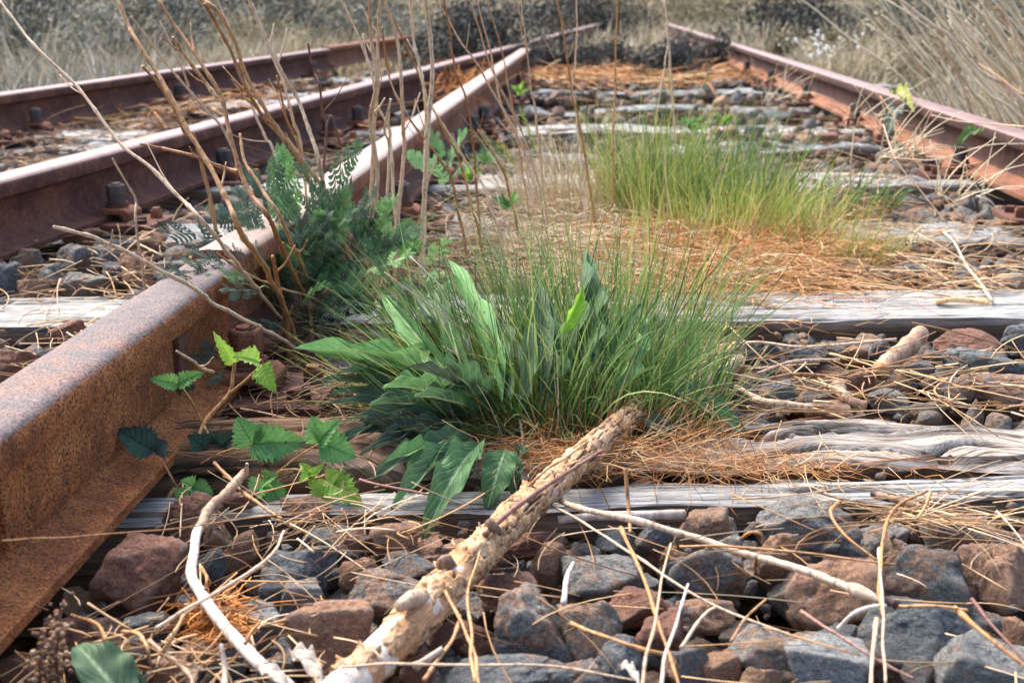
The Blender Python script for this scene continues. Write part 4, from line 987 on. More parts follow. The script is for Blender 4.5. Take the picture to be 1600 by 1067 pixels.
# ------------------------------------------------------------------ tall dry stems
def c1(*p): return [(x/2.963, y/2.963) for x, y in p]
def c2(*p): return [(530+x/2.963, y/2.963) for x, y in p]
STEMS = [
 (c1((-30,-40),(10,20),(110,150),(190,240),(350,390),(440,510),(560,670),(700,780),(830,910),(970,1060))+[(385,430),(455,520)], .0030, 'stem_pale', 1.75, 1.9, 'long tan stem arching from the upper left corner over the maroon rail'),
 (c1((540,-40),(550,0),(600,130),(640,200),(720,330),(790,450),(860,590),(940,720),(1000,820),(1050,920),(1110,1060))+[(420,430),(455,510)], .0042, 'stem_brown', 1.7, 1.92, 'thick brown stem second from the left of the leaning clump'),
 (c1((660,310),(740,400),(800,500),(860,620),(920,710)), .0034, 'stem_brown', 1.78, 1.83, 'short broken stem leaning beside the thick brown one'),
 (c1((725,-30),(735,0),(820,130),(890,230),(960,340),(1030,470),(1060,600),(1100,760),(1160,900),(1250,1020))+[(455,420),(490,500)], .0036, 'stem_brown', 1.8, 1.95, 'kinked brown stem in the middle of the leaning clump'),
 (c1((800,170),(860,260),(940,370),(1000,450)), .0032, 'stem_brown', 1.82, 1.86, 'rough short stem joining the kinked one'),
 (c1((925,-20),(930,0),(1010,50),(1080,180),(1150,370),(1210,480),(1290,600),(1400,740),(1500,880),(1600,1050))+[(575,420),(600,470)], .0040, 'stem_brown', 1.85, 2.02, 'stem with a crooked top leaning right of the clump centre'),
 (c1((950,20),(1000,100),(1080,270),(1150,430),(1220,540),(1350,690),(1430,830),(1540,1000),(1570,1067))+[(560,440),(585,480)], .0038, 'stem_brown', 1.87, 2.02, 'stem running close beside the crooked-top one'),
 (c1((1150,-30),(1155,0),(1200,110),(1290,300),(1370,450),(1430,600),(1480,760),(1510,960),(1505,1067))+[(520,400),(540,470)], .0038, 'stem_pale', 1.9, 2.05, 'light stem crossing in front of the rail head'),
 (c1((1170,20),(1240,200),(1320,420),(1360,560),(1400,740)), .0028, 'stem_pale', 1.95, 2.0, 'thin pale stem behind the light one'),
 (c1((645,670),(740,685),(880,715),(960,745),(1050,780),(1100,790)), .0032, 'stem_brown', 1.82, 1.86, 'twig branching out sideways to the left from the kinked stem'),
 (c1((1000,-20),(1090,200),(1130,340),(1170,500),(1230,640),(1270,720)), .0030, 'stem_pale', 2.3, 2.4, 'blurred pale stem behind the leaning clump'),
 (c1((610,80),(740,250),(860,400),(960,520),(1060,650)), .0034, 'stem_pale', 2.6, 2.7, 'far pale stem slanting behind the brown clump'),
 (c1((740,100),(830,290),(870,400)), .0028, 'stem_pale', 2.7, 2.7, 'short pale twig above the far slanting stem'),
 (c1((1430,200),(1450,320),(1480,400),(1490,530),(1510,600),(1495,850)), .0026, 'stem_purple', 1.9, 1.95, 'thin grey wavy stem before the maroon rail'),
 (c1((1510,590),(1535,540),(1570,670)), .0022, 'stem_purple', 1.92, 1.95, 'tiny forked tip beside the grey wavy stem'),
 (c1((1280,350),(1320,530),(1360,620),(1400,740)), .0026, 'stem_brown', 1.95, 1.98, 'knobbly short stem before the rail bolt'),
 (c1((520,735),(590,860),(630,930),(635,1060)), .0022, 'stem_pale', 1.9, 1.9, 'short bent twig standing before the left rail bolt'),
 (c1((1110,620),(1130,740),(1200,860),(1290,1000))+[(455,380),(480,440)], .0034, 'stem_brown', 1.86, 1.94, 'lower brown stem ending short in the clump'),
 ([(425,400),(432,440),(440,470),(448,505)], .0048, 'stem_brown', 1.78, 1.86, 'stout broken stub at the foot of the clump'),
 ([(500,380),(525,420),(560,445),(600,475)], .0036, 'stem_brown', 1.9, 2.0, 'low stem slanting down through the feathery leaves'),
 ([(84,353),(135,367),(202,397),(287,441),(337,475),(405,512),(466,546)], .0030, 'stem_pale', [1.15,1.22,1.29,1.36,1.42,1.54,1.74], 0, 'long straight stalk lying across the nearest rail head'),
 ([(340,395),(380,425),(440,450),(520,480)], .0024, 'stem_brown', 1.85, 1.9, 'thin stem behind the long straight stalk'),
 ([(275,550),(310,572),(330,580)], .0030, 'stem_pale', 1.5, 1.52, 'short stick end poking out from under the rail head'),
 (c2((5,-20),(90,180),(150,340),(175,480),(230,600),(240,700)), .0030, 'stem_pale', 2.1, 2.2, 'cream stem leaning across the vertical pair'),
 (c2((140,-20),(150,200),(175,380),(145,560),(175,780),(170,980)), .0046, 'stem_pale', 1.95, 2.05, 'tall upright cream stem, left of the vertical pair'),
 (c2((190,-20),(175,200),(180,400),(160,600),(150,850)), .0036, 'stem_pale', 2.0, 2.1, 'tall upright cream stem, right of the vertical pair'),
 (c2((205,-20),(265,180),(290,400),(295,600),(300,700),(270,1060)), .0038, 'stem_pale', 2.0, 2.1, 'upright pinkish stem before the pale rail head'),
 (c2((330,-20),(345,180),(370,300),(400,480),(400,700)), .0036, 'stem_pale', 2.05, 2.12, 'upright cream stem leaning into the next one'),
 (c2((398,-20),(425,200),(430,400),(405,700),(390,1060)), .0046, 'stem_pale', 1.95, 2.08, 'straightest tall cream stem crossing the rail head'),
 (c2((445,-20),(560,190),(640,300),(740,480),(830,640),(860,740)), .0024, 'stem_pale', 2.2, 2.5, 'thin stem slanting down right across the sky side of the crossing'),
 (c2((480,-20),(510,150),(540,330),(600,520),(640,900)), .0024, 'stem_brown', 2.1, 2.3, 'thin brown stem before the crossing'),
 (c2((630,-20),(690,200),(720,330),(760,520),(850,700)), .0022, 'stem_pale', 2.3, 2.5, 'thin cream stem left of the far dark bush'),
 (c2((600,-20),(650,140),(700,300),(780,480),(860,650)), .0022, 'stem_pale', 2.4, 2.6, 'thin stem crossing the cream one near the bush'),
 (c2((680,-20),(730,160),(780,380)), .0018, 'stem_brown', 2.5, 2.6, 'fine brown twig before the far bush'),
 (c2((815,-20),(860,170),(880,350),(910,550)), .0024, 'stem_pale', 2.3, 2.4, 'thin upright stem standing right of the crossing'),
 (c2((1010,-20),(1040,180),(1080,450),(1110,570)), .0026, 'stem_orange', 2.4, 2.5, 'reddish upright stem above the sleepers'),
 (c2((1100,-20),(1095,230),(1080,420),(1100,560)), .0022, 'stem_pale', 2.4, 2.5, 'pale upright stem next to the reddish one'),
 (c2((1290,-20),(1285,150),(1275,350),(1270,600)), .0024, 'stem_orange', 2.5, 2.6, 'lone upright stem above the middle of the sleepers'),
 (c2((200,130),(240,380),(330,560),(480,760),(530,880)), .0024, 'stem_brown', 2.0, 2.1, 'brown stem slanting down under the pale rail head'),
 (c2((240,460),(210,600),(230,700),(215,1060)), .0026, 'stem_pale', 1.95, 2.0, 'slim crooked stem between the pink and the paired stems'),
 (c2((235,60),(330,250),(400,430),(500,640),(560,760)), .0022, 'stem_brown', 2.1, 2.2, 'brown stem crossing behind the straight cream one'),
 (c2((430,500),(520,640),(620,800),(680,900)), .0024, 'stem_pale', 2.1, 2.2, 'low pale stem slanting right of the straight cream one'),
 (c2((640,600),(740,760),(790,900)), .0024, 'stem_brown', 2.3, 2.3, 'dark stem low in front of the dry grass'),
 (c2((1500,-20),(1520,130)), .0030, 'stem_pale', 3.2, 3.2, 'short pale stem at the top edge above the far bush'),
 (c2((1520,215),(1490,400)), .0020, 'stem_pale', 3.0, 3.0, 'thin pale twig before the far dark bush at right'),
 ([(1335,200),(1330,250),(1328,300)], .0020, 'stem_pale', 2.6, 2.6, 'seeding grass stalk standing right of the green tuft'),
]
def stem_fn(t):
    pp, r, mt, y0, y1, lb = t; n = len(pp)
    yy_ = y0 if isinstance(y0, list) else [y0+(y1-y0)*k/(n-1)+.012*math.sin(k*2.3+n) for k in range(n)]
    yy_ = list(yy_); rs = 1.0
    if pp[-1][0] < 560 and not isinstance(y0, list) and y0 < 2.0:      # these lean forward over the nearest rail
        for k in range(n-1, -1, -1):
            x_, y_ = pp[k]
            if k < n-1: yy_[k] = min(yy_[k], yy_[k+1]+.02)
            if 250 < x_ < 620 and 597-.64*x_-40 < y_ < 2+(930-x_)/.93+4: yy_[k] = min(yy_[k], 676*1.345/(930-x_)*.968-.12)
        rs = float(np.clip(yy_[0]/1.85, .75, 1))
    r = r*rs
    W_ = np.array([Q(p[0], p[1], yy_[k]) for k, p in enumerate(pp)])
    if W_[-1][2] > .02 and not any(w in lb for w in ('sideways', 'joining', 'stick end', 'lying across', 'forked tip', 'short pale twig above', 'seeding')):
        dv = W_[-1]-W_[-2]; dv = dv/(abs(dv[2])+.02); g0 = W_[-1]+np.array([np.clip(dv[0], -.35, .35), 0.0, 0])*W_[-1][2]; g0[2] = -.02; W_ = np.vstack([W_, g0]); n += 1
    base = W_[-1].copy()
    zb = base[2]
    N_ = n*12; c = spline((W_-base)[::-1], N_); u = np.linspace(0, 1, N_); sl_ = np.concatenate([[0], np.cumsum(np.linalg.norm(np.diff(c, axis=0), axis=1))]); Lt = sl_[-1]
    rr = r*.84*(1.08-.42*u); ph = random.random(); sp_n = random.uniform(.035, .06)
    rr = rr*(1+.38*np.exp(-((((sl_/sp_n+ph) % 1)-.5)*sp_n/.0028)**2)+.12*vnoise(c*150+n)+.10*vnoise(c*50))
    c = c+.0016*np.stack([vnoise(c*28+5), vnoise(c*28+50), vnoise(c*28+90)], 1)
    o = link('dead_weed', strands('dead_weed', c, rr, M[mt], 9), loc=base); tag(o, lb, 'dead weed', 'tall dead plant stems')
    for q in range(random.choice([1,2,3]) if r > .0022 and Lt > .1 else 0):
        i0 = int(N_*random.uniform(.25,.85)); tdir = c[min(N_-1, i0+3)]-c[i0]; tdir /= np.linalg.norm(tdir)+1e-9; d = tdir+np.array([random.uniform(-1,1), random.uniform(-.5,.5), random.uniform(-.2,.4)])*.9; l_ = random.uniform(.008,.05)
        link('side_twig', tube('side_twig', [c[i0], c[i0]+d*l_*.5, c[i0]+d*l_+np.array([0,0,l_*.25])], r*.42, r*.2, M[mt], 6, 10, .0006, .5), o)
for t in STEMS: stem_fn(t)
# right hand verge stems
random.seed(21)
vs = []; VL = []
for k in range(120):
    Yb = random.uniform(3.4, 5.2); xb = line_pt(RR, Yb)[0]+random.uniform(.28, .34+.22*(Yb-2.6)); lean = random.gauss(-.42, .25); L = random.uniform(.40, .80)
    u = np.linspace(0, 1, 8)[:, None]; d = np.array([lean, random.uniform(-.15,.15), 1.0]); b = np.array([xb, Yb, -.10])
    p = b+d*L*u+np.array([random.gauss(-.08,.10), 0, -.08])*L*u**2; vs.append(p)
big = vs[:16]
adj = ['thick','slim','bent','pale','crooked','tall','reddish','short']
for k, v in enumerate(sorted(big, key=lambda v: px_of(v[4])[0])):
    o = link('dead_weed', tube('dead_weed', v-v[0], random.uniform(.005,.008), .003, M[random.choice(['stem_pale','stem_brown','stem_pale'])], 7, 26, .012, .3), loc=v[0])
    tag(o, f'dead stem in the thicket behind the right rail, {ordn[k] if k < 10 else ["eleventh","twelfth","thirteenth","fourteenth","fifteenth","sixteenth"][k-10]} from the left', 'dead weed', 'thicket of dead stems behind the right rail')
o = link('dead_stem_thicket', strands('dead_stem_thicket', np.array([spline(v+rng.normal(size=v.shape)*.008, 14) for v in vs[16:]]), np.linspace(.0045, .002, 14)[None]*np.ones((104, 1)), M['straw_pale'], 4)); tag(o, 'finer dead stems filling the thicket at upper right', 'dry stems', kind='stuff')
# twigs over the right rail
for pp, r, mt, lb in [([(1380,195,2.6),(1400,250,2.5),(1440,300,2.45),(1480,350,2.4)], .0022, 'stem_pale', 'thin twig hanging down before the right rail, left one'),
                      ([(1600,225,2.5),(1540,228,2.5),(1460,250,2.55),(1380,245,2.6)], .0024, 'stem_pale', 'curved twig lying before the right rail web'),
                      ([(1620,200,2.6),(1560,195,2.7),(1500,190,2.75),(1455,180,2.8)], .0026, 'stem_pale', 'pale twig draped over the right rail head'),
                      ([(1535,255,2.4),(1480,262,2.45),(1390,248,2.5)], .0022, 'stem_brown', 'lower twig crossing before the right rail'),
                      ([(1375,150,2.9),(1400,190,2.8),(1430,250,2.7),(1510,350,2.5)], .0020, 'stem_orange', 'reddish cane arching down from the right rail head'),
                      ([(1600,150,3.0),(1560,120,3.1),(1530,100,3.2)], .0030, 'stem_orange', 'reddish twig above the right rail')]:
    stick('twig', pp, r, r*.7, M[mt], lb, 'twig', 'twigs hanging over the right rail', conv=Q, n=24)
def twig_tangle(px, py, Y, n, label):
    pts = []
    for _ in range(n):
        a = Q(px+random.uniform(-40,40), py+random.uniform(-15,15), Y+random.uniform(-.1,.1)); d = np.array([random.uniform(-.5,1), random.uniform(-.3,.3), random.uniform(-.4,.8)]); pts.append(spline([a, a+d*.06+[0,0,.01], a+d*.14], 7))
    o = link('twig_tangle', strands('twig_tangle', np.array(pts), np.linspace(.0016,.0006,7)[None]*np.ones((n,1)), M['straw_pale'], 3)); tag(o, label, 'twigs', kind='stuff')
twig_tangle(1225, 150, 4.4, 26, 'tangle of fine pale twigs on the track bed at the right rail')

twig_tangle(1410, 245, 2.9, 30, 'tangle of fine twigs at the foot of the right rail')
twig_tangle(1500, 300, 2.5, 26, 'tangle of fine twigs near the closest right rail clip')
twig_tangle(1360, 190, 3.4, 24, 'tangle of fine twigs below the withered leaf on the right rail')
# ------------------------------------------------------------------ leaves
def leaf_grid(nu, nv, outline, camber, crease, wave, seed, teeth=0.0, nt_=10, petiole=0.0):
    """unit leaf along +x, width about 1 (scaled in y)"""
    u = np.linspace(0, 1, nu); v = np.linspace(-1, 1, nv); U, V_ = np.meshgrid(u, v, indexing='ij')
    w = outline(u)
    saw = 1+teeth*((u*nt_) % 1.0-.5) if teeth else 1
    hw = (w*saw)[:, None]*np.ones_like(V_)
    hw = np.where(np.abs(V_) > .8, hw, w[:, None])
    X = U-(np.abs(V_)*.04*np.sin(U*math.pi)); Y = V_*hw*.5
    Z = crease*np.abs(V_)*w[:, None]*.5 + camber*(U-U**2)*1.0 - camber*.4*U**2 + wave*np.sin(U*21+seed+np.sign(V_)*1.3)*np.abs(V_)**2*w[:, None]
    Z = Z+.35*wave*vnoise(np.stack([U*5+seed, V_*2, U*0], -1))
    i = np.arange(nu-1)[:, None]*nv+np.arange(nv-1)[None]; f = np.stack([i, i+nv, i+nv+1, i+1], -1).reshape(-1, 4)
    return np.stack([X, Y, Z], -1).reshape(-1, 3), f, np.stack([U, V_, U*0], -1).reshape(-1, 3)
def dock_outline(u): return np.clip(np.sin(np.pi*np.clip((u-.08)/.92, 0, 1)**.85)**.75, .0, 1)*(.9)+.05*(u < .97)
DOCK = {}
def dock_mesh(kind, mat):
    if (kind, mat) not in DOCK:
        cam_, cre, wav = [(.22,.35,.05),(.38,.25,.07),(.08,.5,.06),(-.15,.3,.05)][kind]
        V, f, uv = leaf_grid(30, 11, dock_outline, cam_, cre, wav, kind*2.1)
        DOCK[(kind, mat)] = mesh_np('leaf', V, [f], M[mat], True, {'luv': uv})
    return DOCK[(kind, mat)]
def leaf_obj(name, mesh, a, b, width, parent, roll=0.0, up=(0,0,1), label=None):
    a = Vector(a); b = Vector(b); x = (b-a); L = x.length; x.normalize(); z = Vector(up); z = (z-x*z.dot(x))
    if z.length < .05: z = Vector((0,-1,0))-x*x.dot(Vector((0,-1,0)))
    z.normalize(); y = z.cross(x); Mx = Matrix((x, y, z)).transposed().to_4x4()
    Mx = Matrix.Translation(a) @ Mx @ Matrix.Rotation(roll, 4, 'X') @ Matrix.Diagonal((L, width, min(L, width*4), 1))
    o = link(name, mesh); place(o, Mx, parent)
    if label: o['label'] = label
    return o
DP = empty('dock_plant', P(800,690,0), 'broad-leaved dock plant with long green leaves fanning out left of the log', 'plant')
def dl(bx, by, tx, ty, w, mat, kind=None, zt=None, Yt=None, zb=.02, roll=None, up=(0,-.35,1)):
    a = P(bx, by, zb); b = P(tx, ty, zt) if zt is not None else Q(tx, ty, Yt)
    wm = w/ppm((a+b)/2)*random.uniform(.8,1.12)
    leaf_obj('leaf', dock_mesh(random.randrange(3) if kind is None else kind, mat), a, b, wm, DP, random.uniform(-.35,.35) if roll is None else roll, up)
random.seed(5)
for t in [ # left fan
 (690,612,462,540,42,'dock',.10),(720,625,560,545,44,'dock',.10),(700,640,500,578,34,'dock_dark',.07),(655,615,530,570,40,'dock',.085),(720,640,515,600,36,'dock_dark',.06),
 (740,650,508,622,34,'dock_dark',.05),(720,655,540,648,38,'dock_dark',.045),(730,668,520,676,34,'dock_dark',.035),(742,672,560,700,38,'dock_dark',.03),(680,705,606,714,32,'dock',.035),
 (700,650,580,620,36,'dock',.07),(735,640,600,590,40,'dock',.10),(760,640,640,560,38,'dock_dark',.13),(748,660,620,640,34,'dock_dark',.05),(765,660,650,605,38,'dock',.09),
 (700,690,585,735,36,'dock_dark',.02),(740,690,640,700,38,'dock_dark',.03),(690,700,560,655,30,'dock_dark',.04),(770,650,690,560,36,'dock',.13),(640,660,545,672,30,'dock_dark',.04)]:
    dl(*t[:6], zt=t[6])
for t in [ # rising
 (750,640,590,452,34,'dock',1.62),(760,640,628,425,34,'dock_dark',1.66),(780,640,668,440,34,'dock_dark',1.66),(790,645,700,402,40,'dock',1.66),
 (800,640,748,465,38,'dock',1.56),(810,640,790,490,32,'dock_dark',1.55),
 (845,640,843,440,34,'dock_dark',1.62),(850,640,868,468,30,'dock',1.58),(880,600,917,386,42,'dock',1.72),(900,610,935,428,36,'dock_dark',1.66),
 (940,600,1003,468,28,'dock',1.62),(950,620,1018,478,34,'dock',1.58),
 (820,640,830,500,34,'dock_dark',1.5),(740,640,700,500,38,'dock',1.52),(720,620,655,520,36,'dock_dark',1.54),(690,600,610,500,34,'dock',1.6)]:
    dl(*t[:6], Yt=t[6]-.07, zb=.05, up=(random.uniform(-.8,.8),-1,.5), roll=random.uniform(-1.0,1.0))
for t in [(752,690,662,822,66,'dock',.0,1),(735,688,608,790,40,'dock_dark',.0,0),(790,700,762,790,50,'dock',.0,1),(805,705,800,772,34,'dock_dark',.0,0),(700,700,632,728,34,'dock',.02,0),
          (1052,622,1168,674,44,'dock',.02,0),(1020,620,1100,600,34,'dock_dark',.05,0),(830,700,790,740,36,'dock_dark',.0,1),(1000,650,1060,690,34,'dock_dark',.01,0)]:
    dl(*t[:6], zt=t[6], kind=t[7], zb=.035, up=(0,-.6,1), roll=random.uniform(-.15,.15))
for t in [(872,525,914,448,24,'dock_lime',1.42),(812,655,778,560,26,'dock_lime',1.36),(650,530,620,488,26,'dock_olive',1.5),(985,620,985,575,32,'dock_olive',1.42),(880,690,884,655,24,'dock_olive',1.38)]:
    a = Q(t[0], t[1], t[6]-.02); b = Q(t[2], t[3], t[6])
    leaf_obj('leaf', dock_mesh(0, t[5]), a, b, t[4]/ppm(a)*1.1, DP, .3, (.2,-1,.3), 'bright lime green leaf' if t[5] == 'dock_lime' else 'yellowing olive leaf')
    lo = P(t[0], t[1]+60, .01)
    link('stalk', tube('stalk', np.array([a, (a+lo)/2+[.003,0,0], lo])-np.array(DP.location), .0012, .0018, M['stem_pale'], 6), DP)

# bramble
def bram_outline(u): return np.sin(np.pi*np.clip(u, 0, 1)**.72)**.8*.95*(1-.15*u)+.02
BRAM = {}
def bram_mesh(mat, k=0):
    if (mat, k) not in BRAM:
        V, f, uv = leaf_grid(43, 11, bram_outline, [.12,.25][k], [.25,.45][k], .035, k, teeth=.42, nt_=9)
        V[:, 2] += .03*np.abs(np.sin((uv[:,0]*7-np.abs(uv[:,1])*2.3)*math.pi)); BRAM[(mat, k)] = mesh_np('leaflet', V, [f], M[mat], True, {'luv': uv})
    return BRAM[(mat, k)]
BV = empty('bramble_vine', P(262,812,.0), 'young bramble vine with toothed three-part leaves beside the nearest rail', 'plant')
def cane(nme, pp, r0, r1, mat='stem_orange'):
    q = np.array([Q(*p) for p in pp])-np.array(BV.location); link(nme, tube(nme, q, r0, r1, M[mat], 7, None, .0008, .2), BV)
cane('cane', [(259,830,1.18),(265,774,1.22),(294,739,1.25),(318,664,1.3),(357,615,1.33),(364,585,1.34),(367,562,1.34)], .0024, .0018)
cane('cane', [(357,615,1.33),(385,592,1.33),(412,569,1.33)], .0018, .0012)
cane('cane', [(250,925,1.15),(262,860,1.17),(268,800,1.2),(265,774,1.22)], .0018, .0020, 'stem_purple')
BL = [ # attach px, list of leaflet (base px, tip px, width px, material)
 ((367,565,1.34), [((366,566),(334,520),20,'bramble_lime')]),
 ((412,569,1.33), [((404,567),(366,556),30,'bramble_lime'),((410,572),(430,612),30,'bramble_lime')]),
 ((316,660,1.28), [((280,600),(234,592),22,'bramble'),((280,600),(318,582),22,'bramble')]),
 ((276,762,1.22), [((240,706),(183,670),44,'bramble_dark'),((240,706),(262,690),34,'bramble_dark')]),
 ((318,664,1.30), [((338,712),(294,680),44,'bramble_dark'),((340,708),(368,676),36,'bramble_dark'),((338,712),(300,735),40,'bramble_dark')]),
 ((300,732,1.25), [((395,694),(370,652),44,'bramble'),((395,694),(478,690),48,'bramble'),((395,694),(438,720),36,'bramble')]),
 ((410,762,1.24), [((500,692),(488,650),38,'bramble'),((500,692),(556,714),46,'bramble'),((500,692),(530,655),30,'bramble')]),
 ((440,735,1.22), [((486,744),(468,722),16,'bramble_lime'),((486,746),(468,752),16,'bramble_lime'),((486,746),(500,770),14,'bramble_lime'),((486,746),(506,726),14,'bramble_lime')]),
 ((500,748,1.22), [((512,748),(566,790),40,'bramble_lime'),((510,748),(504,796),38,'bramble_lime'),((512,748),(530,735),22,'bramble_lime')]),
 ((405,748,1.22), [((416,752),(392,782),34,'bramble'),((416,752),(446,792),36,'bramble'),((416,752),(432,742),24,'bramble')]),
 ((275,778,1.21), [((300,762),(290,798),40,'bramble'),((300,762),(334,772),28,'bramble'),((300,762),(284,750),24,'bramble')]),
]
for att, ls in BL:
    Yd = att[2]-.02; a0 = Q(*att); b0 = Q(*ls[0][0], Yd); mid = (a0+b0)/2+[0,0,.004]
    link('leaf_stalk', tube('leaf_stalk', np.array([a0, mid, b0])-np.array(BV.location), .0013, .0010, M['stem_orange'], 6), BV)
    for (ba, tp, w, mt) in ls:
        a = Q(*ba, Yd); b = Q(*tp, Yd+random.uniform(-.03,.01)); flat_ = 1.0
        leaf_obj('leaflet', bram_mesh(mt, random.randrange(2)), a, b, w/ppm(a)*1.3, BV, random.uniform(-.25,.25), (random.uniform(-.2,.2), -1.0, .7))

# tansy (feathery)
def pinnate(mat, seed, pairs=10, droop=.25):
    g = np.random.default_rng(seed); VV, FF, UV = [], [], []; off = 0
    def rachis_z(u): return droop*(u-u**2)*1.1-droop*.5*u**2
    n = 14; us = np.linspace(0, 1, n)
    for s in (-1, 1):
        pass
    r = .012*(1-us*.6); cen = np.stack([us, us*0, rachis_z(us)], 1)
    quad = np.stack([cen+np.array([0,1,0])*r[:,None], cen-np.array([0,1,0])*r[:,None]], 1).reshape(-1, 3); VV.append(quad)
    FF.append(np.array([[2*i, 2*i+1, 2*i+3, 2*i+2] for i in range(n-1)])); UV.append(np.stack([np.repeat(us, 2), np.zeros(2*n), np.zeros(2*n)], 1)); off = 2*n
    for k in range(pairs):
        u0 = .14+.82*k/(pairs-1); pl = .30*math.sin(math.pi*min(1, (k+1.4)/(pairs+1.2)))**.7+.03
        for s in (-1, 1):
            a = math.radians(60-24*k/pairs+g.uniform(-14,14)); d = np.array([math.cos(a), s*math.sin(a), g.uniform(-.35,.3)]); q = np.array([-s*math.sin(a), math.cos(a), 0])*1.0
            m = 5; base = np.array([u0, 0, rachis_z(u0)])
            # lobed strip: each lobe a small pointed quad on either side of the pinna rib
            for j in range(m):
                c0 = base+d*pl*(j/m); c1_ = base+d*pl*((j+.62)/m); tip_w = .078*math.sin(math.pi*(j+1)/(m+1.5))**.6+.012
                for ss in (-1, 1):
                    tip = base+d*pl*((j+1.25)/m)+q*ss*tip_w*1.05+np.array([0,0,.006*ss+.008]); mid_ = base+d*pl*((j+.25)/m)+q*ss*tip_w*.75
                    VV.append(np.array([c0, mid_, tip, c1_])); FF.append(np.array([[off, off+1, off+2, off+3]])); UV.append(np.array([[.2,0.1,0],[.4,.5,0],[.6,.9,0],[.4,.1,0]])); off += 4
            tip = base+d*pl*1.15; VV.append(np.array([base+d*pl*.8-q*.012, tip, base+d*pl*.8+q*.012])); FF.append(np.array([[off, off+1, off+2, off+2]])); UV.append(np.zeros((3, 3))); off += 3
    Fq = np.concatenate([f for f in FF if f.shape[1] == 4 and not (f[0,2] == f[0,3])]); Ft = np.concatenate([f[:, :3] for f in FF if f[0,2] == f[0,3]])
    return mesh_np('leaf', np.concatenate(VV), [Fq, Ft], M[mat], True, {'luv': np.concatenate(UV)})
TM = {(m, k): pinnate(m, 5+k, 8+k % 2, -.1+.2*k) for m in ('tansy', 'tansy_dark', 'tansy_pale') for k in range(4)}
def tansy(name, loc, label, specs):
    e = empty(name, loc, label, 'plant')
    for (ax, ay, bx, by, w, mt, Y0, Y1) in specs:
        a0_ = Q(ax, ay, Y0); b = Q(bx, by, Y1); a = a0_+(b-a0_)*random.uniform(.15,.4)
        link('leaf_stalk', tube('leaf_stalk', np.array([a0_, (a0_+a)/2+[0,0,.003], a+(b-a)*.1])-np.array(loc), .0011, .0008, M['grass_green'], 5), e)
        leaf_obj('leaf', TM[(mt, random.randrange(4))], a, b, w/ppm(a)*1.25, e, random.uniform(-.7,.7), (random.uniform(-.4,.4), -.7, .8))
    return e
random.seed(9)
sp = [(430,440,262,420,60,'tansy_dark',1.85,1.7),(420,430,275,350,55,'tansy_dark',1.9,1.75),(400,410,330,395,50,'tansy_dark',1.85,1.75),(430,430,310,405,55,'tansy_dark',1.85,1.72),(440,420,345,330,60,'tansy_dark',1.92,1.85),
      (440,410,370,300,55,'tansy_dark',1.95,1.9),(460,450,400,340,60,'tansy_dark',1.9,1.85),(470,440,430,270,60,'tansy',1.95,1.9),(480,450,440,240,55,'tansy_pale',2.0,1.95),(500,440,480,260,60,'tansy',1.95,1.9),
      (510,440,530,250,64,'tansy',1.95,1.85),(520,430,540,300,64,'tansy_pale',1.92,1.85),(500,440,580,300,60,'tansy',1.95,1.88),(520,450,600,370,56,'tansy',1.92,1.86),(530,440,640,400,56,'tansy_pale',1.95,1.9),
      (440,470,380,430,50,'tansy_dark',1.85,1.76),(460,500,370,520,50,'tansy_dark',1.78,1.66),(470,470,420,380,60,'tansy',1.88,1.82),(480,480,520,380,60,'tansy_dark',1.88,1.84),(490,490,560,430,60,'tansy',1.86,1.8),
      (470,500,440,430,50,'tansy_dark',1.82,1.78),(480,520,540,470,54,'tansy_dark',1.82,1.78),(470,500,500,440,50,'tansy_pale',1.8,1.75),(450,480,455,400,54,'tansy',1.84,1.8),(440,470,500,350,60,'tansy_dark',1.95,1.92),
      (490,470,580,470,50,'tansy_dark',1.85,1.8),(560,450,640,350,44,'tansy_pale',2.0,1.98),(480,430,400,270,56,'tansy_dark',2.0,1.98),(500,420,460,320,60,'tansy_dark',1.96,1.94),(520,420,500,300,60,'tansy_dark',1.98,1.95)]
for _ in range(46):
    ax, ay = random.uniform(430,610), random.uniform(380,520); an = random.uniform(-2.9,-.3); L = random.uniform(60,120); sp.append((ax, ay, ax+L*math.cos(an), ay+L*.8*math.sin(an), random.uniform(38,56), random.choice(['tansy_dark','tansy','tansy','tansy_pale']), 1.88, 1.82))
tansy('tansy_plant', P(480,500,0), 'feathery grey-green plant growing round the feet of the dead brown stems', sp)
tansy('tansy_plant', P(690,300,0), 'small feathery bright green plant under the pale rail head', [(700,270,670,200,34,'tansy_pale',2.6,2.6),(700,280,720,205,34,'tansy_pale',2.6,2.6),(690,280,640,240,34,'tansy_pale',2.5,2.5),(700,300,735,250,34,'tansy_pale',2.6,2.5),(700,300,680,250,34,'tansy',2.6,2.5)])
tansy('tansy_plant', P(640,400,0), 'fresh green seedlings behind the dock leaves', [(640,420,600,350,40,'tansy_pale',2.2,2.2),(650,420,655,340,44,'tansy_pale',2.2,2.1),(650,420,700,380,40,'tansy_pale',2.2,2.1),(660,400,630,370,40,'tansy',2.2,2.2),(650,430,690,430,36,'tansy_pale',2.1,2.0),(640,420,590,400,36,'tansy_pale',2.2,2.1)])
